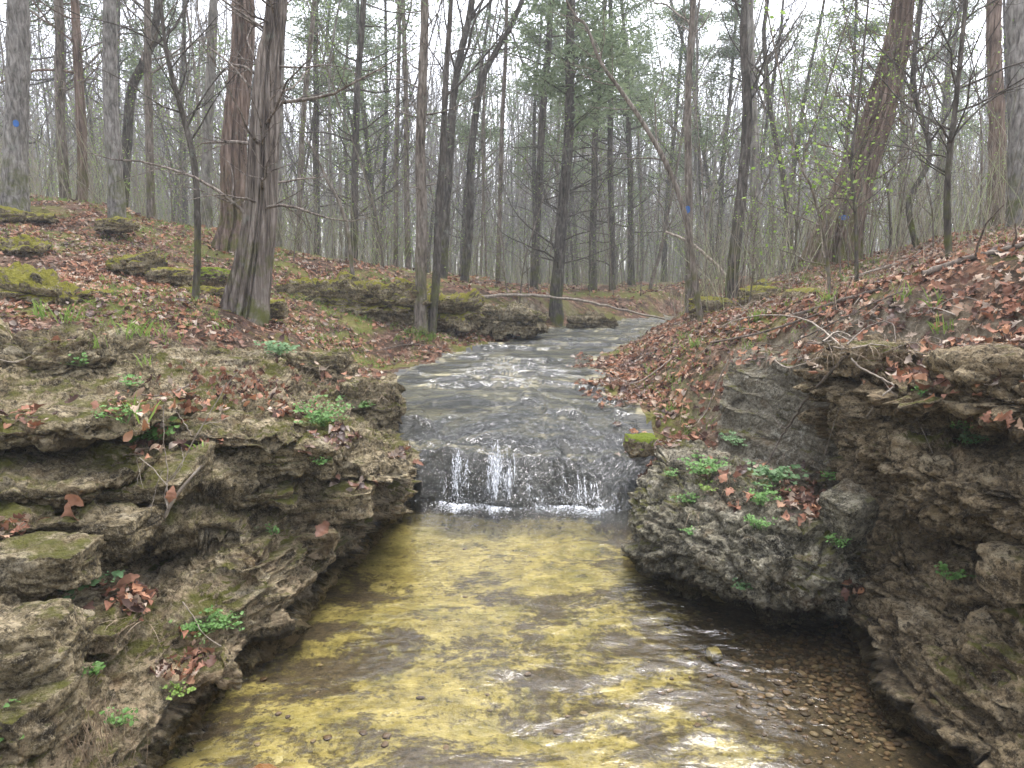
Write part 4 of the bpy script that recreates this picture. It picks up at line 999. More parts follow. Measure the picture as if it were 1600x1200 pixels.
KT = [
 # name, label, pixel path from base up, Y, width px at base, kind, bark, lowest limb, density, top, extra
 ("oak_tree", "thick grey trunk with a blue paint spot at the left edge of the photo", [(20, 318), (22, 200), (26, 0)], 9.3, 40, 'bare', 'bark_oak', .45, .8, 13, {}),
 ("cedar_tree", "slim straight trunk second from the left edge with short dead twigs", [(102, 312), (95, 150), (90, 0)], 12, 17, 'cedar', 'bark_thin', .15, .7, 12, dict(leaf='cedar')),
 ("cedar_tree", "slim dark trunk between the second trunk from the left and the scaly trunk", [(127, 312), (122, 150), (117, 0)], 12, 17, 'cedar', 'bark_red', .18, .6, 12, dict(leaf='cedar')),
 ("pine_tree", "straight scaly grey trunk on the left hillside with a moss cushion at its foot", [(181, 326), (176, 160), (172, 0)], 10, 26, 'bare', 'bark_oak', .5, .7, 13, {}),
 ("crooked_tree", "crooked leaning trunk forking behind the scaly trunk on the left", [(186, 300), (203, 160), (222, 105), (240, 60), (246, 0)], 12.5, 17, 'bare', 'bark_dark', .35, .9, 10, {}),
 ("cedar_tree", "thin mossy footed trunk right of the scaly trunk on the left hillside", [(236, 345), (231, 180), (229, 0)], 11.5, 14, 'cedar', 'bark_thin', .2, .6, 12, dict(leaf='cedar')),
 ("young_tree", "dark curving sapling forking left of the big shaggy cedar", [(302, 475), (309, 390), (304, 260), (280, 160), (262, 90), (250, 0)], 6.7, 13, 'sapling', 'bark_dark', .3, 1.6, 6.5, dict(flare=.2)),
 ("bare_tree", "pale grey trunk behind the dark sapling left of the red brown cedar", [(322, 362), (326, 180), (332, 0)], 14, 18, 'bare', 'bark_pale', .45, .8, 13, {}),
 ("cedar_tree", "thick red brown cedar with peeling bark behind the big shaggy cedar", [(357, 378), (366, 200), (376, 0)], 10, 46, 'cedar', 'bark_red', .3, .6, 12, dict(hi=True, flare=.3)),
 ("cedar_tree", "big shaggy cedar with a flared foot standing on the left bank", [(376, 500), (390, 430), (402, 340), (412, 200), (422, 90), (436, 0)], 6.5, 62, 'cedar', 'bark_cedar', .16, .8, 9.5, dict(hi=True, flare=.75)),
 ("bare_tree", "slim grey trunk just right of the big shaggy cedar", [(433, 405), (434, 200), (440, 0)], 12.5, 16, 'bare', 'bark_pale', .4, .7, 12, {}),
 ("bare_tree", "thin trunk midway between the big shaggy cedar and the dark upright trunk", [(466, 408), (473, 200), (492, 0)], 14, 10, 'bare', 'bark_thin', .4, .8, 11, {}),
 ("leaning_sapling", "bare thin stem arching up and left behind the mossy shelves", [(553, 432), (541, 350), (513, 285), (492, 240), (475, 210)], 10, 8, 'sapling', 'bark_thin', .4, .6, 3.3, dict(flare=.1)),
 ("cedar_tree", "dark upright trunk with many level dead twigs above the mossy shelves", [(552, 425), (556, 220), (567, 0)], 12, 14, 'cedar', 'bark_dark', .12, 1.0, 12, dict(leaf='cedar')),
 ("bare_tree", "left one of two thin trunks left of the slim straight trunk by the stream", [(618, 430), (620, 200), (624, 0)], 14, 9, 'bare', 'bark_thin', .4, .8, 11, {}),
 ("bare_tree", "right one of two thin trunks left of the slim straight trunk by the stream", [(638, 430), (635, 200), (630, 0)], 14, 11, 'bare', 'bark_thin', .4, .8, 12, {}),
 ("cedar_tree", "slim straight trunk rising from green grass at the left edge of the stream", [(657, 518), (658, 300), (662, 0)], 8.6, 25, 'cedar', 'bark_thin', .25, .5, 10, dict(flare=.3, leaf='cedar', leafn=1)),
 ("young_tree", "thinner mossy trunk leaning right beside the slim straight trunk by the stream", [(673, 515), (683, 400), (690, 250), (699, 90), (705, 0)], 8.65, 16, 'bare', 'bark_dark', .5, .5, 10, dict(flare=.2)),
 ("bare_tree", "dark trunk leaning slightly right behind the thinner mossy trunk", [(690, 440), (702, 250), (716, 110), (737, 0)], 13, 17, 'bare', 'bark_dark', .35, .8, 12, {}),
 ("bare_tree", "bent trunk that forks in a wide V near the top centre of the photo", [(724, 455), (733, 330), (738, 230), (752, 130), (775, 80), (812, 10)], 14, 16, 'bare', 'bark_dark', .5, .8, 10, {}),
 ("bare_tree", "thin upright trunk right of the bent forking trunk", [(777, 458), (783, 250), (792, 0)], 16, 9, 'bare', 'bark_thin', .35, .8, 12, {}),
 ("cedar_tree", "dark trunk left of the twiggy cedar above the flat sided rock", [(833, 462), (845, 240), (860, 0)], 15, 15, 'cedar', 'bark_dark', .12, 1.0, 13, dict(leaf='cedar')),
 ("cedar_tree", "twiggy cedar with level dead limbs in the middle of the photo", [(868, 475), (878, 350), (888, 200), (893, 0)], 12.5, 23, 'cedar', 'bark_dark', .10, 1.4, 12, dict(leaf='cedar', leafn=30, flare=.4)),
 ("leaning_sapling", "long thin trunk curving up to the left over the stream from the right bank", [(1101, 522), (1085, 430), (1073, 350), (1045, 265), (1003, 190), (968, 140), (937, 95), (915, 40), (880, -10)], 7.9, 11, 'sapling', 'bark_thin', .35, 1.0, 5.5, dict(flare=.15)),
 ("bare_tree", "slim upright trunk with a small blue mark beside the curved sapling", [(1078, 492), (1077, 330), (1076, 150), (1082, 0)], 10, 15, 'bare', 'bark_thin', .5, .6, 12, {}),
 ("bare_tree", "dark trunk rising between the mossy rocks at the start of the right bank", [(1143, 478), (1155, 340), (1168, 180), (1163, 60), (1164, 0)], 9, 22, 'bare', 'bark_dark', .4, .9, 12, {}),
 ("bare_tree", "pale grey trunk directly behind the dark trunk on the right bank", [(1186, 452), (1176, 250), (1172, 0)], 13, 20, 'bare', 'bark_pale', .35, .9, 12, {}),
 ("bare_tree", "thin wavy trunk left of the huge leaning cedar", [(1243, 440), (1228, 300), (1205, 180), (1195, 60), (1200, 0)], 12, 11, 'bare', 'bark_dark', .3, 1.0, 10, {}),
 ("cedar_tree", "huge leaning red brown cedar with a spreading foot on the right bank", [(1290, 428), (1328, 330), (1364, 205), (1388, 100), (1410, 0)], 9.3, 72, 'cedar', 'bark_red', .14, 1.7, 11, dict(hi=True, flare=.65)),
 ("young_tree", "dark thin trunk forking high in front of the right bank's leafy crest", [(1490, 470), (1482, 350), (1484, 260), (1496, 150), (1510, 0)], 5.2, 14, 'sapling', 'bark_dark', .3, 1.8, 5.5, dict(flare=.2)),
 ("bare_tree", "pinkish straight trunk near the right edge behind the leafy crest", [(1556, 362), (1556, 180), (1553, 0)], 11, 28, 'bare', 'bark_red', .45, .8, 13, {}),
 ("oak_tree", "thick grey trunk cut by the right edge of the photo", [(1592, 372), (1589, 180), (1586, 0)], 8.5, 34, 'bare', 'bark_oak', .45, .8, 13, {}),
 ("bare_tree", "curved dark trunk between the huge leaning cedar and the forking thin trunk", [(1440, 395), (1420, 320), (1452, 240), (1428, 130), (1440, 0)], 9, 11, 'bare', 'bark_dark', .3, 1.0, 9, {}),
 ("bare_tree", "lone slim trunk standing on the far bank at the stream's bend", [(957, 492), (957, 400), (954, 200)], 17, 13, 'cedar', 'bark_dark', .15, .8, 10, dict(leaf='cedar', leafn=26)),
 ("bare_tree", "thin leaning trunk over the far bend of the stream", [(1008, 492), (1018, 440), (1032, 390), (1060, 250)], 17, 8, 'bare', 'bark_thin', .3, .8, 8, {}),
 ("young_tree", "short bare sapling in leaves on the right bank left of the forking thin trunk", [(1300, 505), (1292, 400), (1270, 300), (1235, 200)], 5.4, 7, 'sapling', 'bark_thin', .2, 1.4, 3.6, dict(leaf='buds', leafn=2, flare=.1)),
 ("young_tree", "thin dark stem in front of the huge leaning cedar's foot", [(1340, 455), (1338, 350), (1330, 250), (1345, 120)], 6.3, 8, 'sapling', 'bark_dark', .2, 1.4, 4.2, dict(leaf='buds', leafn=2, flare=.1)),
]
for i, (nm, lb, pts, Y, wpx, kind, bk, lo, dens, top, ex) in enumerate(KT):
    P0 = [W(px, py, Y) for px, py in pts]
    g = gz(P0[0][0], P0[0][1]); base = np.array([P0[0][0], P0[0][1], min(g, P0[0][2]) - .02])
    P0[0] = base - [0, 0, .08]
    if 500 < pts[0][0] < 1300: top = min(top, 1.8 + Y * .52)
    P0 = ztop(P0, Y, top)
    r0 = wpx / FPX * Y / 2 * (.84 if ex.get('hi') else .88); cat = "cedar" if "cedar" in nm else "sapling" if ("young" in nm or "sapling" in nm) else "tree"
    root, loc, rad = make_tree(nm, lb, cat, base, P0, r0, r0 * (.35 if kind != 'sapling' else .25), kind, M[bk], 100 + i, lo=lo, dens=dens, H=top if kind != 'sapling' else top * .8, **ex)
    az = math.atan2(-base[1], -base[0])
    if i == 0: blaze(root, loc, rad, W(22, 195, Y)[2] - base[2], az - .08, .06, .085)
    if "small blue mark" in lb: blaze(root, loc, rad, W(1070, 328, Y)[2] - base[2], az - .3, .07, .10)
    if lb.startswith("huge leaning"): blaze(root, loc, rad * 1.08, W(1345, 342, Y)[2] - base[2], az + .1, .11, .06, (.06, .14, .36))

def copy_tree(o, loc, rz, s, label=None, group=None, cat=None, zs=1.0):
    r = o.copy(); COL.objects.link(r); r.location = loc; r.rotation_euler = (0, 0, rz); r.scale = (s, s, s * zs)
    if label: r['label'] = label
    if group: r['group'] = group
    for ch in o.children:
        c = ch.copy(); COL.objects.link(c); c.parent = r
    return r

def proto(nm, kind, seed, H, r0, mat_, lo, dens, leaf=None, leafn=3, lean=.05, sides=7, flare=.25):
    rng = np.random.default_rng(seed); b = np.zeros(3)
    p = [b + 0]; d = np.array([rng.normal(0, lean), rng.normal(0, lean), 1.0])
    for k in range(6):
        p.append(p[-1] + d / np.linalg.norm(d) * H / 6); d = d + np.array([rng.normal(0, lean), rng.normal(0, lean), 0])
    return make_tree(nm, None, None, b, p, r0, r0 * .25, kind, mat_, seed, lo=lo, dens=dens, leaf=leaf, leafn=leafn, sides=sides, flare=flare)[0]

used = set()
def place(pr, x, y, rz, s, label, cat, group, zs=1.0):
    loc = (x, y, gz(x, y) - .05)
    if pr.name not in used:
        used.add(pr.name); pr.location = loc; pr.rotation_euler = (0, 0, rz); pr.scale = (s, s, s * zs); tag(pr, label, cat, group)
        return pr
    o = copy_tree(pr, loc, rz, s, label, group, None, zs); o['category'] = cat; return o

# evergreen cedars whose green crowns show between the trunks
GC = [proto("evergreen_cedar", 'cedar', 301 + k, 12.5, .12, M['bark_dark'], .14, 1.5, 'cedar', 34 + 6 * k, .03) for k in range(3)]
rr_ = random.Random(12)
for k, (px, Y, s, lb) in enumerate([
    (60, 19, 1.0, "green cedar crown showing above the second trunk from the left"), (205, 21, 1.0, "green cedar crown behind the scaly trunk"),
    (300, 24, 1.0, "hazy green cedar behind the dark curving sapling"), (500, 17, .95, "green cedar right of the big shaggy cedar"),
    (590, 20, 1.0, "green cedar behind the two thin trunks"), (545, 28, 1.1, "distant green cedar above the mossy shelves"),
    (722, 21, 1.0, "green cedar behind the bent forking trunk"), (840, 23, 1.0, "green cedar behind the dark trunk left of the twiggy cedar"),
    (925, 16, 1.0, "dense green cedar right of the twiggy cedar"), (985, 19, 1.05, "dense green cedar behind the top of the curved sapling"),
    (1035, 23, 1.05, "green cedar left of the slim trunk with the small blue mark"), (1118, 20, .9, "green cedar between the blue marked slim trunk and the dark trunk"),
    (1215, 22, 1.0, "hazy green cedar behind the pale grey trunk"), (1290, 18, .85, "green cedar left of the huge leaning cedar's top"),
    (1450, 24, 1.0, "hazy green cedar right of the huge leaning cedar"), (900, 30, 1.1, "far green cedar over the stream's bend"), (1000, 32, 1.1, "farthest green cedar over the stream's bend")]):
    x = (px - 800) / FPX * Y * 1.0
    if px > 480: s *= .75
    place(GC[k % 3], x, Y, rr_.uniform(0, 6.28), s, lb, "cedar", "evergreen cedars in the middle distance")

# bare woodland behind
BT = [proto("woodland_tree", 'bare', 321 + k, 14 + k % 3, (.036, .055, .066, .044, .034, .05)[k], M[('bark_thin', 'bark_pale', 'bark_dark', 'bark_pale', 'bark_thin', 'bark_dark')[k]], .16, 1.15, None, 0, .05) for k in range(6)]
SPR = [proto("bud_sapling", 'sapling', 341 + k, 4.2 + k * .6, .017, M['bark_thin'], .12, 1.8, 'buds', 2, .10, 5, .1) for k in range(5)]
placed = [(W(p[0][0], p[0][1], Y)[0], Y) for (_, _, p, Y, *_r) in KT]
zones = [(-200, 350, "bare tree standing in the hazy wood on the left hillside", "bare trees on the left hillside"),
         (350, 760, "bare tree standing in the hazy wood behind the mossy shelves", "bare trees behind the mossy shelves"),
         (760, 1080, "bare tree standing in the hazy wood beyond the stream's bend", "bare trees beyond the stream bend"),
         (1080, 1800, "bare tree standing in the hazy wood behind the right bank", "bare trees behind the right bank")]
cnt = 0
for t_ in range(4000):
    if cnt >= 262: break
    px = rr_.uniform(-60, 1660); Y = 14.5 + 33 * rr_.random() ** .62
    x = (px - 800) / FPX * Y
    if any((x - a) ** 2 + ((Y - b) * .8) ** 2 < (.7 if Y < 25 else .36) ** 2 for a, b in placed): continue
    if channel(np.array([x]), np.array([Y]))[0] < .4: continue
    placed.append((x, Y)); z = next(z for z in zones if z[0] <= px < z[1])
    place(BT[rr_.randrange(6)], x, Y, rr_.uniform(0, 6.28), rr_.uniform(.7, 1.15), z[2], "tree", z[3], .78); cnt += 1
cnt = 0
for t_ in range(3000):
    if cnt >= 95: break
    px = rr_.choice([rr_.uniform(0, 1600), rr_.uniform(850, 1500)]); Y = 7.5 + 16 * rr_.random()
    x = (px - 800) / FPX * Y
    if Y < 9.5 and px < 1080: continue
    if channel(np.array([x]), np.array([Y]))[0] < .5: continue
    place(SPR[rr_.randrange(5)], x, Y, rr_.uniform(0, 6.28), rr_.uniform(.5, 1.0), ("budding sapling among the trees left of the stream" if x < np.interp(Y, CH_Y, CH_L) else "budding sapling among the trees right of the stream"), "sapling",
          "budding saplings left of the stream" if x < np.interp(Y, CH_Y, CH_L) else "budding saplings right of the stream"); cnt += 1

# the wood beyond, where single trunks can no longer be told apart
rng = np.random.default_rng(77); tb = Tubes(); tw = Tubes()
for k in range(2200):
    px = rng.uniform(-250, 1850); Y = rng.uniform(40, 92); x = (px - 800) / FPX * Y; z = gz(x, Y) if k % 1 == 0 else 1.2
    H = rng.uniform(9, 16); p = wander(rng, (x, Y, z - .1), (rng.normal(0, .05), 0, 1), H, 7, .035)
    r = rng.uniform(.035, .085); tb.add(p, np.linspace(r, r * .3, 7), 4)
    for j in range(20):
        q0, ax = sub_at(p, rng.uniform(.1, .95)); q = wander(rng, q0, side_dir(rng, ax, rng.uniform(.6, 1.2)), rng.uniform(1., 3.), 5, .2, .08)
        tw.add(q, np.linspace(.028, .010, 5), 3)
v1, f1 = tb.arrays(); v2, f2 = tw.arrays()
o = mesh_obj("distant_woodland", np.concatenate([v1, v2]), np.concatenate([f1, f2 + len(v1)]), M['bark_pale'])
tag(o, "mass of far off bare trees closing the view through the wood", "woodland", kind='stuff')

# ------------------------------------------------------------------ finding the surface under a photo point (for resting things on it)
_P = [GV] + [a for a, _ in LOFTS]
_N = [grid_normals(GV.reshape(len(gy), len(gx), 3)).reshape(-1, 3)] + [b for _, b in LOFTS]
_N[0] = _N[0] * np.sign(_N[0][:, 2:3] + 1e-9)
AP = np.concatenate(_P); AN = np.concatenate(_N)
_dz = AP[:, 1] * CP - (AP[:, 2] - CAMZ) * SP; _dv = AP[:, 1] * SP + (AP[:, 2] - CAMZ) * CP
ok = _dz > .5
PX = np.where(ok, 800 + AP[:, 0] / np.where(ok, _dz, 1) * FPX, -9999); PY = np.where(ok, 600 - _dv / np.where(ok, _dz, 1) * FPX, -9999)
CW = 6
ci = np.floor(PX / CW).astype(int) + 20; cj = np.floor(PY / CW).astype(int) + 20
NW, NH = 1600 // CW + 60, 1200 // CW + 60
inb = ok & (ci >= 0) & (ci < NW) & (cj >= 0) & (cj < NH)
order = np.argsort(-_dz[inb]); ids = np.nonzero(inb)[0][order]
buf = np.full(NW * NH, -1); buf[cj[ids] * NW + ci[ids]] = ids
def pick(px, py):
    i, j = int(px // CW) + 20, int(py // CW) + 20
    for r in range(0, 12):
        best = None
        for a in range(max(0, j - r), min(NH, j + r + 1)):
            for b in range(max(0, i - r), min(NW, i + r + 1)):
                k = buf[a * NW + b]
                if k >= 0 and (best is None or _dz[k] < _dz[best]): best = k
        if best is not None and (r > 0 or True): return AP[best], AN[best], _dz[best]
    return np.array([0, 5, 1.]), np.array([0, 0, 1.]), 5.
def ray_pt(px, py, dist_z):
    u = (px - 800.0) / FPX; v = (600.0 - py) / FPX
    return np.array([u * dist_z, (CP + v * SP) * dist_z, CAMZ + (-SP + v * CP) * dist_z])

# ------------------------------------------------------------------ dead leaves
t = NT("dead oak leaves"); r = t.geo('Random Per Island')
c = t.ramp(r, [(0.0, (.035, .02, .016)), (.2, (.10, .05, .035)), (.36, (.29, .12, .065)), (.55, (.44, .225, .145)), (.70, (.48, .23, .11)), (.85, (.52, .40, .29)), (1.0, (.62, .52, .42))])
c = t.mix(t.math('MULTIPLY', t.noise(t.geo('Position'), 60, 4, .7), .55), c, (.10, .055, .035))
wet = t.rng(t.noise(t.geo('Position'), 1.7, 3, .5), .52, .62)
a = t.bsdf(t.mix(t.math('MULTIPLY', wet, .5), c, (.05, .03, .025)), t.rng(wet, 0, 1, .8, .4), t.bump(t.noise(t.geo('Position'), 90, 3, .6), .4, .004), Specular_IOR_Level=.4)
b = t.n("ShaderNodeBsdfTranslucent", {'Color': c}).outputs[0]
M['leaf'] = t.done(t.n("ShaderNodeMixShader", {0: .18, 1: a, 2: b}).outputs[0])

def leaf_templates(seed=1):
    rg = np.random.default_rng(seed); T = []
    for k in range(8):
        n = 15; y = np.array([0, .12, .2, .34, .42, .55, .64, .8, 1.0]); w = np.array([.02, .16, .10, .30, .17, .36, .16, .17, 0])
        w = w * rg.uniform(.75, 1.25, 9) * (1.0 if k % 2 else .8)
        if k >= 6: w = np.array([.02, .16, .24, .27, .27, .24, .18, .10, 0.])
        L = [(-a_, b_) for a_, b_ in zip(w, y)]; R = [(a_, b_) for a_, b_ in zip(w, y)]
        C_ = [(0, b_) for b_ in y]
        V = np.array(L + C_ + R, float); V = np.concatenate([V, np.zeros((len(V), 1))], 1)
        cu, cv, fo = rg.uniform(-1.0, 1.6), rg.uniform(-.9, 1.2), rg.uniform(.0, 1.1)
        V[:, 2] = cu * (V[:, 1] - .5) ** 2 * .8 + cv * V[:, 0] ** 2 * 1.8 + fo * np.abs(V[:, 0]) * .6 + rg.normal(0, .022, len(V)) + .15 * np.sin(V[:, 1] * 5 + k) * V[:, 0]
        V[:, 1] -= .5; F = []
        m = 9
        for i in range(m - 1):
            F += [(i, m + i, m + i + 1, i + 1), (m + i, 2 * m + i, 2 * m + i + 1, m + i + 1)]
        T.append((V, np.array(F)))
    return T
LT = leaf_templates()

def scatter_leaves(name, Pp, Nn, size, rng, tilt=.32, lift=.012, mat_='leaf', T=None):
    T = T or LT; Vs = []; Fs = []; off = 0; n = len(Pp); kind = rng.integers(0, len(T), n)
    nn = Nn + rng.normal(0, tilt, (n, 3)); nn /= np.linalg.norm(nn, axis=1, keepdims=True)
    a = np.cross(nn, rng.normal(0, 1, (n, 3))); a /= np.linalg.norm(a, axis=1, keepdims=True) + 1e-9
    b = np.cross(nn, a); sz = size * rng.uniform(.35, 1.25, n); up = np.abs(rng.normal(0, lift, n)) + .006
    for k, (V, F) in enumerate(T):
        s = kind == k; m = s.sum()
        if not m: continue
        A = a[s][:, None], b[s][:, None], nn[s][:, None]
        v = Pp[s][:, None] + Nn[s][:, None] * up[s][:, None, None] + sz[s][:, None, None] * (V[None, :, :1] * A[0] + V[None, :, 1:2] * A[1] + V[None, :, 2:] * A[2])
        f = F[None] + (np.arange(m) * len(V))[:, None, None] + off
        Vs.append(v.reshape(-1, 3)); Fs.append(f.reshape(-1, F.shape[1])); off += m * len(V)
    o = mesh_obj(name, np.concatenate(Vs), np.concatenate(Fs), M[mat_]); return o

rng = np.random.default_rng(9)
PL = []; NL = []; SL = []
def ground_pts(n, x0, x1, y0, y1, fn, size):
    x = rng.uniform(x0, x1, n); y = y0 + (y1 - y0) * rng.random(n)
    k = np.abs(x) < y * .78 + .6; x, y = x[k], y[k]
    p = fn(x, y, channel(x, y)); k = rng.random(len(x)) < p; x, y = x[k], y[k]
    z = ground_h(x, y); e = .04
    N = np.stack([-(ground_h(x + e, y) - z) / e, -(ground_h(x, y + e) - z) / e, np.ones(len(x))], 1); N /= np.linalg.norm(N, axis=1, keepdims=True)
    k = rng.random(len(x)) < np.clip((N[:, 2] - .45) * 3, .12, 1)
    PL.append(np.stack([x, y, z], 1)[k]); NL.append(N[k]); SL.append(np.full(k.sum(), size))
def dens_near(x, y, d):
    q = np.stack([x, y, 0 * x], 1); c_ = sstep(-.28, .16, fbm(q * 1.5, 4, 201))
    p = np.maximum(c_, .30) * sstep(.0, .3, d) * (1 - .75 * sstep(.08, .3, fbm(q * 2.3, 4, 207)) * (x < -1))
    p = np.maximum(p, (x > .35) * sstep(-.32, -.05, d) * (y > 4.9) * (y < 8.5) * .7 * sstep(-.1, .3, fbm(q * 3, 3, 205)))
    p = np.where((x > 0) & (d > 0.08) & (y < 8), np.maximum(p, .8), p)
    return p
ground_pts(105000, -8, 7, 3.2, 10.5, dens_near, .066)
ground_pts(26000, -14, 14, 10.5, 20, lambda x, y, d: sstep(-.3, .2, fbm(np.stack([x, y, 0 * x], 1) * .9, 3, 203)) * (d > .2), .10)
for li, (Pv, Nv) in enumerate(LOFTS):
    c_ = fbm(Pv * [2.6, 2.6, 1.0], 3, 211 + li)
    if li == 0: w = (Nv[:, 2] > .72) * sstep(.02, .3, c_) * .10 * sstep(.35, .75, Pv[:, 2]) + (Pv[:, 2] > .80) * (Nv[:, 2] > .6) * .06 * sstep(-.15, .2, c_)
    elif li == 1: w = (Nv[:, 2] > .7) * (Pv[:, 2] > 1.0) * sstep(-.2, .2, c_) * .07
    elif li == 2: w = (Nv[:, 2] > .75) * (Pv[:, 2] > .3) * sstep(.0, .3, c_) * .05
    else: w = (Nv[:, 2] > .85) * sstep(.15, .4, c_) * .02
    k = rng.random(len(Pv)) < w
    PL.append(Pv[k]); NL.append(Nv[k] * .6 + [0, 0, .4]); SL.append(np.full(k.sum(), .075))
# the drifts of leaves caught on ledges
for px, py, rx, ry, n in [(250, 690, 38, 22, 34), (30, 828, 45, 12, 26), (215, 940, 34, 14, 26), (95, 1000, 32, 34, 40), (300, 1035, 26, 36, 34), (262, 1052, 30, 14, 20), (1265, 795, 40, 26, 60),
                          (1240, 770, 60, 30, 50), (1490, 575, 55, 26, 70), (1130, 740, 60, 20, 30), (1560, 660, 50, 14, 20), (380, 600, 150, 34, 260), (450, 640, 60, 20, 40), (240, 640, 120, 20, 50), (1330, 925, 18, 12, 10),
                          (1580, 480, 60, 50, 120), (1380, 500, 120, 26, 120), (540, 690, 40, 10, 25), (1180, 560, 80, 14, 60)]:
    for _ in range(n):
        p, N, dz = pick(px + rng.normal(0, rx * .5), py + rng.normal(0, ry * .5))
        PL.append((p + rng.normal(0, .008, 3) + [0, 0, .012])[None]); NL.append((N * .6 + [0, -.15, .5])[None]); SL.append(np.array([.060]))
PLc, NLc, SLc = np.concatenate(PL), np.concatenate(NL), np.concatenate(SL)
NLc /= np.linalg.norm(NLc, axis=1, keepdims=True)
o = scatter_leaves("leaf_litter", PLc, NLc, SLc, rng)
tag(o, "brown fallen oak leaves covering both banks and caught on the ledges", "leaf litter", kind='stuff')
print("leaves", len(PLc))

for k, (px, py, s, lb) in enumerate([(125, 808, .13, "large curled orange brown dead leaf standing on the flat topped block at left"), (128, 780, .09, "smaller curled dead leaf directly behind the large orange brown one at left"),
    (85, 980, .10, "pale orange dead leaf at the top of the drift in the lower left hollow"), (205, 915, .10, "broad orange dead leaf on top of the drift on the lower left slope"),
    (275, 775, .09, "curled pinkish dead leaf beside the knobby bare shrub"), (325, 1010, .10, "upright dark red dead leaf above the drift near the water at left"), (95, 1035, .09, "orange dead leaf at the bottom end of the drift in the lower left hollow"),
    (505, 838, .12, "orange leaf lodged on the rock face under the left overhang"), (1290, 790, .10, "large red brown dead leaf on the edge of the grey boulder"), (1130, 755, .08, "pale brown dead leaf among green plants on the grey boulder")]):
    p, N, dz = pick(px, py); n = (N + np.array([0, -.9, .4])); n /= np.linalg.norm(n)
    rg = np.random.default_rng(400 + k)
    V, F = LT[k % 6]; a = np.cross(n, rg.normal(0, 1, 3)); a /= np.linalg.norm(a); b = np.cross(n, a)
    V = s * .8 * (V[:, :1] * a * 1.25 + V[:, 1:2] * b + V[:, 2:] * n * 1.2)
    o = mesh_obj("dead_leaf", V, F, M['leaf']); o.location = tuple(p + n * .02 + [0, -.01, .02]); tag(o, lb, "dead leaf")
    m_ = o.modifiers.new("sub", 'SUBSURF'); m_.levels = 1; m_.render_levels = 2

# ------------------------------------------------------------------ green plants
def green(name, a, b, tr=.35):
    t = NT(name); r = t.geo('Random Per Island')
    col = t.mix(r, a, b); oi = t.n("ShaderNodeObjectInfo").outputs['Random']; col = t.mix(t.math('MULTIPLY', oi, .55), col, tuple(v * .5 for v in b)); col = t.mix(t.math('MULTIPLY', t.noise(t.obj(), 60, 3, .6), .35), col, tuple(v * .55 for v in a))
    x = t.bsdf(col, .55, Specular_IOR_Level=.35); y = t.n("ShaderNodeBsdfTranslucent", {'Color': col}).outputs[0]
    return t.done(t.n("ShaderNodeMixShader", {0: tr, 1: x, 2: y}).outputs[0])
M['herb'] = green("herb leaves", (.10, .24, .05), (.24, .42, .12))
M['herb_blue'] = green("blue green herb leaves", (.12, .24, .09), (.26, .40, .19))
M['grass'] = green("spring grass", (.16, .28, .04), (.32, .44, .10))
M['straw'] = green("dry stems", (.22, .15, .09), (.46, .36, .25), .15)
def round_templates():
    T = []
    for k in range(4):
        a = np.linspace(0, 2 * math.pi, 12, endpoint=False); r = .5 * (1 + .16 * np.cos(a * 3 + k)); V = np.stack([np.cos(a) * r, np.sin(a) * r, .10 * np.cos(a * 2 + k) + .05 * np.cos(a)], 1)
        V = np.concatenate([V, [[0, 0, -.04]]]); F = np.array([(i, (i + 1) % 12, 12) for i in range(12)]); T.append((V, F))
    return T
RT = round_templates()
def herb(px, py, h, spread, n, lb, mt='herb', leafs=.022, name="leafy_plant", group=None, hang=0.0, point=None):
    p, N, dz = pick(px, py) if point is None else point; rg = np.random.default_rng(int(px * 7 + py))
    root = empty(name, tuple(p)); tag(root, lb, "plant", group)
    tb = Tubes(); C_ = []; Nn = []
    for i in range(n):
        d = np.array([rg.normal(0, .6), rg.normal(-.25, .5), 1.0 - hang]) + N * .4; q = wander(rg, (rg.normal(0, .008), rg.normal(0, .008), 0), d, h * 1.35 * rg.uniform(.25, 1.15), 6, .12, 0, .25 + hang)
        q[:, :2] *= (1 + spread * 1.2); tb.add(q, np.linspace(.0014, .0008, 6), 4)
        for c_ in range(rg.integers(2, 5)):
            e = q[-1] + rg.normal(0, leafs * 1.0, 3) * [1, 1, .4] - (q[-1] - q[-3]) * rg.uniform(0, 1.2)
            az0 = rg.uniform(0, 6.28)
            for j in range(3):
                az = az0 + j * 2.1; C_.append(e + np.array([math.cos(az), math.sin(az), .1]) * leafs * .55); Nn.append(np.array([rg.normal(0, .3), rg.normal(-.3, .3), 1.]))
    v, f = tb.arrays(); mesh_obj("stem", v, f, M['herb'], root)
    C_ = np.array(C_); Nn = np.array(Nn); Nn /= np.linalg.norm(Nn, axis=1, keepdims=True)
    o = scatter_leaves("leaves", C_, Nn, leafs * rg.uniform(.6, .95), rg, .2, .001, mt, RT); o.parent = root
    return root
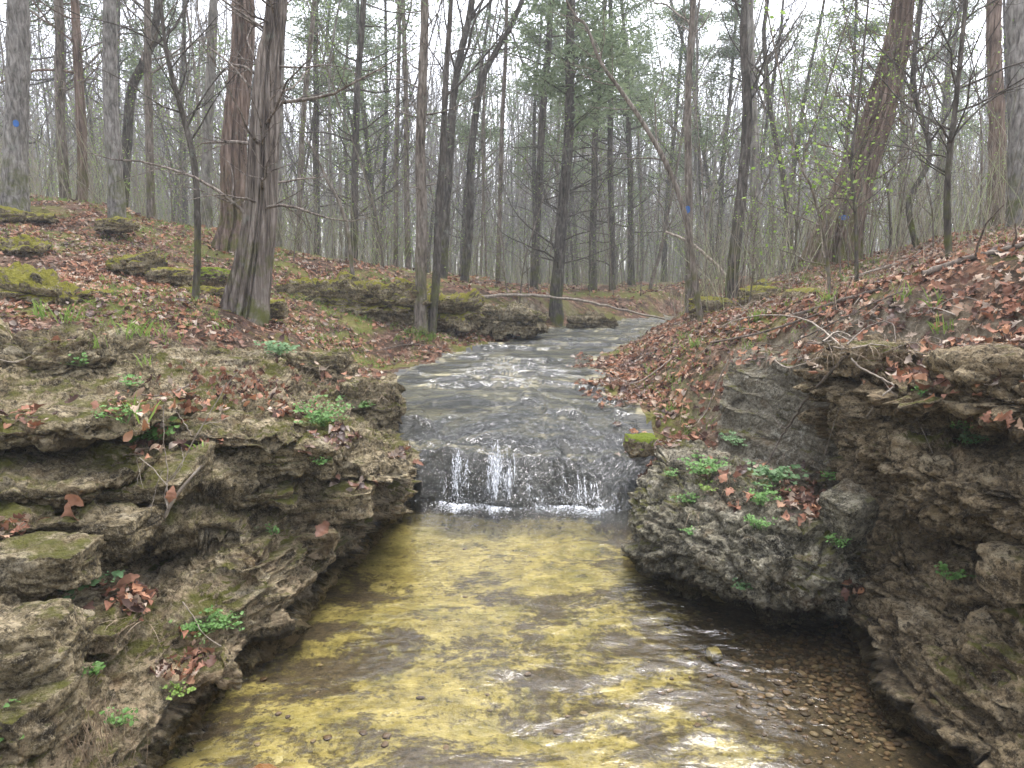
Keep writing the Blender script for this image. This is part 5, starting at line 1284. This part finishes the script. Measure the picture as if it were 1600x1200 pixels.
HB = [
 (118, 915, .10, .4, 30, "bright blue green clump of round leaves growing on the lower left block", 'herb_blue', .024),
 (505, 662, .10, .5, 34, "bushy bright green plant at the corner of the left overhanging ledge", 'herb', .026),
 (228, 688, .08, .3, 12, "small broad leaved green plant beside the leaf drift on the left ledge", 'herb', .030),
 (200, 665, .06, .3, 8, "tiny green plant left of the leaf drift on the left ledge", 'herb', .018),
 (8, 1150, .07, .3, 14, "bright green sprig in the bottom left corner of the photo", 'herb', .024),
 (435, 545, .08, .6, 26, "pale green leafy patch in front of the big cedar's foot", 'herb_blue', .03),
 (200, 605, .06, .3, 10, "small dark green plant under the rock lumps at left", 'herb', .022),
 (128, 570, .05, .2, 8, "small green sprig between the two rock lumps at left", 'herb', .018),
 (340, 975, .05, .9, 40, "patch of small green leaves creeping below the hollow near the water", 'herb', .014),
 (300, 985, .04, .7, 20, "left outlier of the creeping green patch below the hollow", 'herb', .013),
 (185, 1130, .04, .5, 10, "tiny green leaves low on the left slope near the bottom", 'herb', .013),
 (280, 1080, .03, .4, 8, "yellow green tuft on the pale chips at the left waterline", 'grass', .013),
 (432, 832, .03, .2, 4, "single green leaf on the face under the left overhang", 'herb', .020),
 (140, 1060, .03, .5, 9, "tiny green leaves under the dark drift at lower left", 'herb', .013),
 (1100, 735, .08, .5, 34, "broad green clump on the upper left shoulder of the grey boulder", 'herb', .022),
 (1145, 690, .06, .3, 14, "blue green plant behind the top of the grey boulder", 'herb_blue', .020),
 (1210, 750, .09, .5, 30, "tall pale green clump at the middle of the grey boulder's top", 'herb_blue', .022),
 (1190, 782, .07, .3, 20, "green plant hanging over the boulder's front just below its moss", 'herb', .020),
 (1185, 822, .05, .4, 18, "dense green tuft halfway down the front of the grey boulder", 'herb', .018),
 (1075, 782, .05, .4, 16, "bright green ferny plant on the left front of the grey boulder", 'herb', .018),
 (1046, 740, .04, .3, 8, "small green plant at the left end of the boulder's top edge", 'herb', .016),
 (1310, 850, .05, .3, 12, "green fern tuft on the right end of the grey boulder", 'herb', .016),
 (1077, 838, .03, .3, 6, "tiny green plant low on the left front of the grey boulder", 'herb', .014),
 (1160, 912, .04, .3, 9, "small pale plant near the bottom of the grey boulder", 'herb_blue', .015),
 (1352, 822, .05, .2, 8, "drooping green sprig in the gap beside the angular stone", 'herb', .016),
 (1515, 695, .05, .4, 12, "green sprigs on the middle of the right rock bank", 'herb_blue', .018),
 (1512, 668, .04, .2, 6, "small sprig just above the green sprigs on the right rock bank", 'herb', .016),
 (1485, 900, .05, .4, 10, "small fern growing left of the dark hollow in the right rock bank", 'herb', .015),
 (1434, 622, .03, .2, 5, "tiny green plant under the shelf of the right rock bank", 'herb', .013),
 (1300, 745, .04, .3, 8, "small green plant on the clay above the angular stone", 'herb', .018),
 (570, 640, .04, .3, 10, "thin dark green plant on the side of the square block by the cascade", 'herb', .018),
 (500, 720, .03, .2, 5, "tiny green sprout hanging from the left overhang", 'herb', .016),
 (1098, 768, .05, .2, 8, "tiny yellow green plant in front of the broad clump on the boulder", 'grass', .016),
]
for h_ in HB: herb(h_[0], h_[1], h_[2], h_[3], h_[4], h_[5], h_[6], h_[7])

def tuft(px, py, n, h, lb, mt='grass', w=.004, group=None, name="grass_tuft", lean=(0, 0, 0), spread=.02, point=None, cat="grass tuft"):
    p, N, dz = pick(px, py) if point is None else point; rg = np.random.default_rng(int(px * 13 + py)); V = []; F = []
    for i in range(n):
        b = rg.normal(0, spread, 3) * [1, 1, .15]; d = np.array([rg.normal(0, .35), rg.normal(0, .35), 1.]) + lean
        q = wander(rg, b, d, h * rg.uniform(.5, 1.15), 6, .06, 0, .45); s = np.cross(q[1] - q[0], rg.normal(0, 1, 3)); s /= np.linalg.norm(s)
        ww = w * np.array([.7, 1, .95, .8, .5, .05]); k = len(V)
        for j in range(6): V += [q[j] - s * ww[j], q[j] + s * ww[j]]
        F += [(k + 2 * j, k + 2 * j + 1, k + 2 * j + 3, k + 2 * j + 2) for j in range(5)]
    o = mesh_obj(name, np.array(V), np.array(F), M[mt]); o.location = tuple(float(v) for v in p); tag(o, lb, cat, group); return o
for px, py, n, h, lb in [(70, 492, 22, .16, "bright grass tuft below the tilted mossy slab at left"), (105, 500, 16, .16, "bright grass tuft right of the one below the tilted mossy slab"), (200, 532, 18, .17, "tall grass tuft in the leaves above the rock lumps at left"),
    (228, 525, 14, .15, "grass tuft halfway between the rock lumps and the big cedar"), (255, 522, 10, .14, "thin grass tuft nearest the left side of the big cedar"), (228, 572, 8, .10, "small grass tuft left of the small moss capped rock"),
    (210, 660, 5, .13, "few long grass blades on the left ledge behind the leaf drift"), (165, 440, 14, .12, "small grass tuft on the leafy slope right of the tilted slab"), (145, 540, 10, .1, "small grass tuft just above the rock lumps at left"),
    (310, 700, 4, .05, "single short grass sprout on the left ledge lip")]:
    tuft(px, py, n, h, lb, group="grass tufts on the left bank")
for px, py, n, h, lb in [(1080, 540, 26, .12, "grass tuft on the bank nose beside the stream's right edge"), (1065, 530, 18, .10, "grass tuft at the foot of the long curved sapling"), (1180, 500, 20, .12, "pale grass below the pair of round mossy rocks"),
    (1455, 480, 14, .14, "green broad bladed tuft over the dark hollow in the right bank's crest"), (1480, 520, 12, .12, "small green tuft below the dark hollow in the right bank's crest"), (1290, 470, 16, .13, "yellow green tuft on the right bank behind the thin twigs"),
    (1320, 440, 16, .13, "yellow green tuft higher on the right bank under the huge cedar"), (1400, 470, 12, .12, "green tuft left of the forking thin trunk on the right bank"), (1250, 440, 16, .12, "green tuft behind the right round mossy rock"), (1165, 545, 8, .08, "small green tuft above the clay face")]:
    tuft(px, py, n, h, lb, group="grass tufts on the right bank")

# countless small green growth, straw and fine twigs
def many_blades(name, pts, mt, n_per, h, w, lean, spread, seed, label, cat, droop=.45):
    rg = np.random.default_rng(seed); n = len(pts) * n_per
    P0 = np.repeat(np.array(pts), n_per, 0) + rg.normal(0, spread, (n, 3)) * [1, 1, .1]
    d = rg.normal(0, .4, (n, 3)); d[:, 2] = 1; d += np.array(lean); d /= np.linalg.norm(d, axis=1, keepdims=True)
    L = h * rg.uniform(.4, 1.2, n); q = [P0]; 
    for j in range(4):
        d = d + [0, 0, -droop * .35] + rg.normal(0, .12, (n, 3)); d /= np.linalg.norm(d, axis=1, keepdims=True); q.append(q[-1] + d * (L / 4)[:, None])
    q = np.stack(q, 1); s = np.cross(d, rg.normal(0, 1, (n, 3))); s /= np.linalg.norm(s, axis=1, keepdims=True)
    ww = w * np.array([.8, 1, .8, .5, .1]); V = np.stack([q - s[:, None] * ww[None, :, None], q + s[:, None] * ww[None, :, None]], 2).reshape(-1, 3)
    b = np.arange(n)[:, None] * 10; j = np.arange(4)[None] * 2
    F = np.stack([b + j, b + j + 1, b + j + 3, b + j + 2], -1).reshape(-1, 4)
    o = mesh_obj(name, V, F, M[mt]); tag(o, label, cat, kind='stuff'); return o
def gpts(n, x0, x1, y0, y1, thr, seed, dmin=.15, zone=None):
    x = rng.uniform(x0, x1, n); y = rng.uniform(y0, y1, n); k = (channel(x, y) > dmin) & (fbm(np.stack([x, y, 0 * x], 1) * 1.1, 4, seed) > thr)
    if zone is not None: k &= zone(x, y)
    x, y = x[k], y[k]; return np.stack([x, y, ground_h(x, y)], 1)
g1 = np.concatenate([gpts(4200, -7, -1, 4.3, 11, .02, 61), gpts(2200, 1.1, 6, 4.3, 11, .05, 62), gpts(1500, -8, 8, 11, 18, .15, 63)])
many_blades("ground_cover", g1, 'grass', 5, .075, .0028, (0, 0, 0), .02, 3, "sparse small green sprouts pushing through the leaves on both banks", "ground cover")
pb = [pick(px, py)[0] for px, py in [(668 + rng.normal(0, 22), 522 + rng.normal(0, 7)) for _ in range(110)]]
many_blades("grass", pb, 'grass', 8, .07, .003, (.2, -.2, 0), .03, 4, "bright green grass around the foot of the slim trunks by the stream", "grass")
hang = [pick(px, py)[0] for px, py in [(rng.uniform(1090, 1320), rng.uniform(535, 565)) for _ in range(90)]] + [pick(rng.uniform(1330, 1600), rng.uniform(505, 560))[0] for _ in range(60)] + [pick(rng.uniform(440, 620), rng.uniform(560, 640))[0] for _ in range(70)] + \
       [pick(rng.uniform(95, 250), rng.uniform(900, 990))[0] for _ in range(14)] + [pick(rng.uniform(1060, 1280), rng.uniform(700, 800))[0] for _ in range(50)]
many_blades("dry_grass", hang, 'straw', 4, .16, .0011, (-.1, -.7, -.35), .03, 6, "dry straw stems and rootlets hanging over the edges of the banks", "dry grass", 1.0)
up_ = [pick(rng.uniform(90, 215), rng.uniform(1130, 1200))[0] for _ in range(26)]
many_blades("dry_stems", up_, 'straw', 5, .13, .0012, (0, 0, .5), .02, 7, "reddish dry stems standing at the bottom left beside the water", "dry grass", .1)
sc_ = np.concatenate([gpts(500, -6, -1, 4.6, 10, -.2, 64), gpts(900, 1.0, 5.5, 4.3, 9.5, -.3, 65)])
many_blades("fine_twigs", sc_, 'straw', 3, .30, .0016, (.4, 0, -.5), .05, 8, "fine dead twigs strewn over the leaves on both banks", "twigs", .5)

# ------------------------------------------------------------------ fallen branches, sticks and the bare shrub
def stick(name, pts, r0, r1, lb, cat, mt='bark_thin', lift=.02, Ys=None, twigs=0, seed=0, group=None):
    rg = np.random.default_rng(900 + seed); Q = []
    if Ys is not None: Q = [W(px, py, Ys[i]) for i, (px, py) in enumerate(pts)]
    else:
        D = np.array([pick(px, py)[2] for px, py in pts]); D = np.minimum(D, np.median(D) * 1.25)
        for _ in range(2): D[1:-1] = D[1:-1] * .5 + (D[:-2] + D[2:]) * .25
        Q = [ray_pt(px, py, dz - lift) for (px, py), dz in zip(pts, D)]
    Q = np.array(Q)
    n = len(Q) * 6; Q = cr_spline(Q, np.linspace(0, len(Q) - 1, n)); Q = Q + rg.normal(0, r0 * .25, Q.shape)
    b = Q[0].copy(); root = None
    tb = Tubes(); tb.add(Q - b, np.linspace(r0, r1, n) * (1 + .08 * rg.normal(0, 1, n)), 8)
    for k in range(twigs):
        p, ax = sub_at(Q - b, rg.uniform(.15, .95)); q = wander(rg, p, side_dir(rg, ax, rg.uniform(.5, 1.1)) + [0, 0, .3], rg.uniform(.12, .45), 6, .15, 0, .1)
        tb.add(q, np.linspace(r1 * .7, r1 * .25, 6), 4)
    v, f = tb.arrays(); o = mesh_obj(name, v, f, M[mt]); o.location = tuple(float(x) for x in b); tag(o, lb, cat, group); return o
t = NT("pale dead wood"); M['dead'] = t.done(t.bsdf(t.ramp(t.noise(t.vec(t.obj(), (8, 8, 8)), 3, 7, .7), [(.35, (.13, .10, .075)), (.55, (.33, .28, .22)), (.7, (.48, .43, .36))]), .9, t.bump(t.noise(t.obj(), 50, 5, .7), .6, .006)))
stick("fallen_pole", [(742, 465), (800, 461), (868, 464), (930, 474), (985, 487), (1038, 499)], .026, .016, "long pale fallen pole lying across the far bend of the stream", "fallen pole", 'dead', Ys=[11.2, 11.6, 12, 12.4, 12.8, 13.2])
stick("leaning_pole", [(1040, 362), (1075, 378), (1110, 405), (1145, 443)], .018, .028, "pale broken pole leaning behind the curved sapling", "pole", 'dead', Ys=[10.5, 10.3, 10.1, 9.8])
t = NT("fallen wood bark"); M['bark_stick'] = t.done(t.bsdf(t.ramp(t.noise(t.vec(t.obj(), (6, 6, 6)), 4, 8, .7), [(.35, (.05, .038, .028)), (.52, (.14, .11, .085)), (.68, (.27, .225, .18))]), .9, t.bump(t.noise(t.obj(), 60, 5, .7), .7, .008)))
BR = [
 ([(1232, 494), (1290, 478), (1335, 462), (1400, 446), (1482, 421), (1560, 408)], .013, .008, "thick dark branch lying along the middle of the leafy right bank", 'bark_stick', 3),
 ([(1390, 480), (1440, 468), (1500, 445), (1560, 430), (1615, 424)], .010, .006, "grey branch lying low across the right bank's crest at the edge", 'bark_stick', 4),
 ([(1440, 428), (1500, 408), (1560, 392), (1615, 380)], .019, .014, "thick fallen branch at the top right of the leafy bank", 'bark_stick', 2),
 ([(1300, 442), (1360, 425), (1420, 405), (1480, 388)], .014, .008, "straight pale branch on the skyline of the right bank", 'dead', 5),
 ([(1326, 552), (1290, 590), (1262, 620), (1240, 655), (1217, 690), (1196, 730)], .008, .004, "long dark stick hanging down over the clay face", 'bark_stick', 2),
 ([(1206, 557), (1220, 570), (1240, 574), (1285, 556), (1322, 551)], .005, .003, "pale curved twig bowed under the overhanging turf", 'dead', 2),
 ([(1330, 560), (1345, 575), (1372, 588), (1397, 602)], .005, .003, "pale curved twig drooping over the right rock bank", 'dead', 1),
 ([(1397, 604), (1375, 622), (1355, 650)], .004, .002, "thin twig hanging in front of the right rock bank", 'dead', 0),
 ([(1115, 520), (1150, 500), (1200, 492), (1260, 500), (1320, 545)], .006, .004, "arched twig over the left part of the right bank's leaves", 'dead', 3),
 ([(1110, 535), (1180, 522), (1250, 500), (1330, 470), (1380, 440)], .008, .005, "long thin branch slanting up the leaves of the right bank", 'bark_stick', 5),
 ([(1230, 540), (1290, 510), (1350, 480), (1410, 455)], .006, .004, "thin brown stick above the overhanging turf", 'bark_stick', 3),
 ([(1433, 568), (1450, 575), (1475, 584), (1500, 582)], .006, .004, "pale curled twig among the leaves on top of the right rock bank", 'dead', 1),
 ([(1572, 565), (1590, 575), (1610, 590)], .012, .009, "thick bleached stick at the right edge of the photo", 'dead', 0),
 ([(1140, 560), (1120, 600), (1105, 640), (1090, 660)], .005, .003, "thin stick lying on the leaves beside the clay face", 'dead', 1),
 ([(1310, 640), (1295, 690), (1285, 720)], .003, .002, "hair thin twig on the clay face beside the right rock bank", 'dead', 1),
 ([(1050, 560), (1010, 590), (985, 600)], .006, .004, "short stick in the leaves beside the cascade", 'dead', 1),
 ([(700, 545), (640, 538), (590, 548)], .008, .005, "dark stick on the bare soil of the left bank", 'bark_stick', 2),
 ([(300, 600), (250, 618), (190, 610)], .006, .003, "thin stick across the upper left ledge", 'bark_stick', 2),
 ([(0, 562), (25, 566), (48, 556)], .003, .002, "pale curved twig on the rock lump at the left edge", 'dead', 0),
 ([(285, 940), (300, 960), (318, 990), (345, 1010)], .002, .0015, "pale thread like twig above the creeping green patch", 'dead', 0),
]
for i, (pts, r0, r1, lb, mt, tw) in enumerate(BR): stick("fallen_branch" if r0 > .007 else "twig", pts, r0, r1, lb, "branch" if r0 > .007 else "twig", mt, .03 + r0, None, tw, i)
for i, (px0, py0, px1, py1, lb) in enumerate([(1100, 490, 1068, 300, "bare arching stem left of the dark rock on the right bank"), (1105, 485, 1025, 330, "bare stem leaning left over the far stream bend"), (1320, 500, 1310, 350, "upright bare shoot between the two short saplings")]): pass

rs = random.Random(31)
for i in range(34):
    x0, y0 = rs.uniform(1090, 1520), rs.uniform(470, 550); L = rs.uniform(40, 130); a = rs.choice([rs.uniform(-.9, -.1), rs.uniform(2.6, 3.6), rs.uniform(.2, .9)]); b_ = rs.uniform(-.5, .6)
    pts = [(x0 + L * s * math.cos(a + b_ * s), min(590, y0 + L * s * .6 * math.sin(a + b_ * s) - 14 * math.sin(3.1 * s) * rs.uniform(.3, 1.3))) for s in (0, .3, .6, 1)]
    stick("dry_stem", pts, rs.uniform(.002, .0045), .0012, "thin dry stem arching over the leaves of the right bank", "twig", rs.choice(['dead', 'bark_stick', 'dead']), .045, None, rs.randrange(3), 60 + i, "thin dry stems arching over the right bank")

# bare shrub with a knobby base on the left ledge
b = pick(240, 822)[0]; sh = empty("bare_shrub", tuple(b)); tag(sh, "pale knobby bare shrub growing from the left rock ledge over the hollow", "shrub")
Yb = b[1] - .05
def shp(pts, Y): return np.array([W(px, py, Y + k * .01) - b for k, (px, py) in enumerate(pts)])
tb = Tubes()
for pts, r0, r1 in [([(236, 825), (232, 812), (228, 800), (238, 790), (236, 783)], .013, .009), ([(236, 815), (248, 812), (258, 806), (263, 795)], .010, .007), ([(258, 806), (275, 775), (295, 750), (316, 727)], .007, .0045)]:
    q = cr_spline(shp(pts, Yb), np.linspace(0, len(pts) - 1, 20)); tb.add(q, np.linspace(r0, r1, 20), 8)
o = tb.build("stem", M['dead'], sh)
tb = Tubes(); rg = np.random.default_rng(3)
for pts, r0 in [([(262, 795), (258, 760), (272, 740), (320, 660), (350, 610), (382, 570)], .0032), ([(262, 790), (262, 740), (256, 690), (256, 630)], .0028), ([(262, 760), (240, 735), (215, 715), (225, 770), (245, 778)], .0022), ([(270, 748), (285, 725), (283, 700)], .0022), ([(238, 790), (245, 760), (255, 735)], .002), ([(300, 682), (280, 650), (268, 640)], .0018), ([(320, 662), (352, 655), (372, 645)], .0016), ([(224, 722), (213, 760), (226, 774)], .0016)]:
    q = cr_spline(shp(pts, Yb), np.linspace(0, len(pts) - 1, 16)) + rg.normal(0, .002, (16, 3)); tb.add(q, np.linspace(r0, r0 * .5, 16), 5)
tb.build("twig", M['dead'], sh)

# brush and first green haze of the undergrowth
t = NT("brush"); r = t.geo('Random Per Island')
M['brush'] = t.done(t.bsdf(t.ramp(r, [(0, (.10, .08, .06)), (.4, (.24, .20, .15)), (.75, (.34, .32, .22)), (1, (.27, .33, .13))]), .9))
gb = np.concatenate([gpts(260, -9, -2, 11, 14, -.1, 71, .5), gpts(1300, -26, 24, 14, 34, -.3, 72, .6), gpts(350, 2.2, 8, 7.5, 12, -.2, 73, .5), gpts(2200, -45, 45, 34, 60, -.5, 74, .6)])
many_blades("undergrowth", gb, 'brush', 5, 1.6, .0036, (0, 0, .9), .12, 18, "thin bare brush filling the wood floor between the far trunks", "undergrowth", .06)
rg = np.random.default_rng(19); b_ = np.concatenate([gpts(700, -8, -1, 11, 15, .0, 75, .4), gpts(500, 1.5, 9, 8.5, 13, -.1, 76, .3), gpts(9500, -26, 26, 14, 36, -.2, 77, .4)])
cc = np.repeat(b_, 12, 0); cc = cc + np.stack([rg.normal(0, .3, len(cc)), rg.normal(0, .3, len(cc)), rg.uniform(.1, 2.6, len(cc)) ** 1.0], 1)
v, f = leaf_quads(rg, cc, .034, .55)
o = mesh_obj("young_leaves", v, f, M['buds'], None, smooth=False); tag(o, "haze of tiny fresh green leaves on the undergrowth", "young leaves", kind='stuff')

# ------------------------------------------------------------------ the damp air between the trees
hz_x, hz_y0, hz_y1, hz_z0, hz_z1 = 110.0, -12.0, 150.0, -4.0, 30.0
t = NT("haze")
pv = t.n("ShaderNodeVolumePrincipled", {'Color': (.86, .90, .95, 1), 'Density': .0031, 'Anisotropy': .2})
t.t.links.new(pv.outputs[0], t.out.inputs['Volume'])
hv = np.array([(x, y, z) for z in (hz_z0, hz_z1) for y in (hz_y0, hz_y1) for x in (-hz_x, hz_x)], float)
hf = np.array([(0, 2, 3, 1), (4, 5, 7, 6), (0, 1, 5, 4), (2, 6, 7, 3), (0, 4, 6, 2), (1, 3, 7, 5)])
o = mesh_obj("haze", hv, hf, t.m, smooth=False); o['kind'] = 'stuff'; tag(o, "thin pale haze between the far trees", "haze")
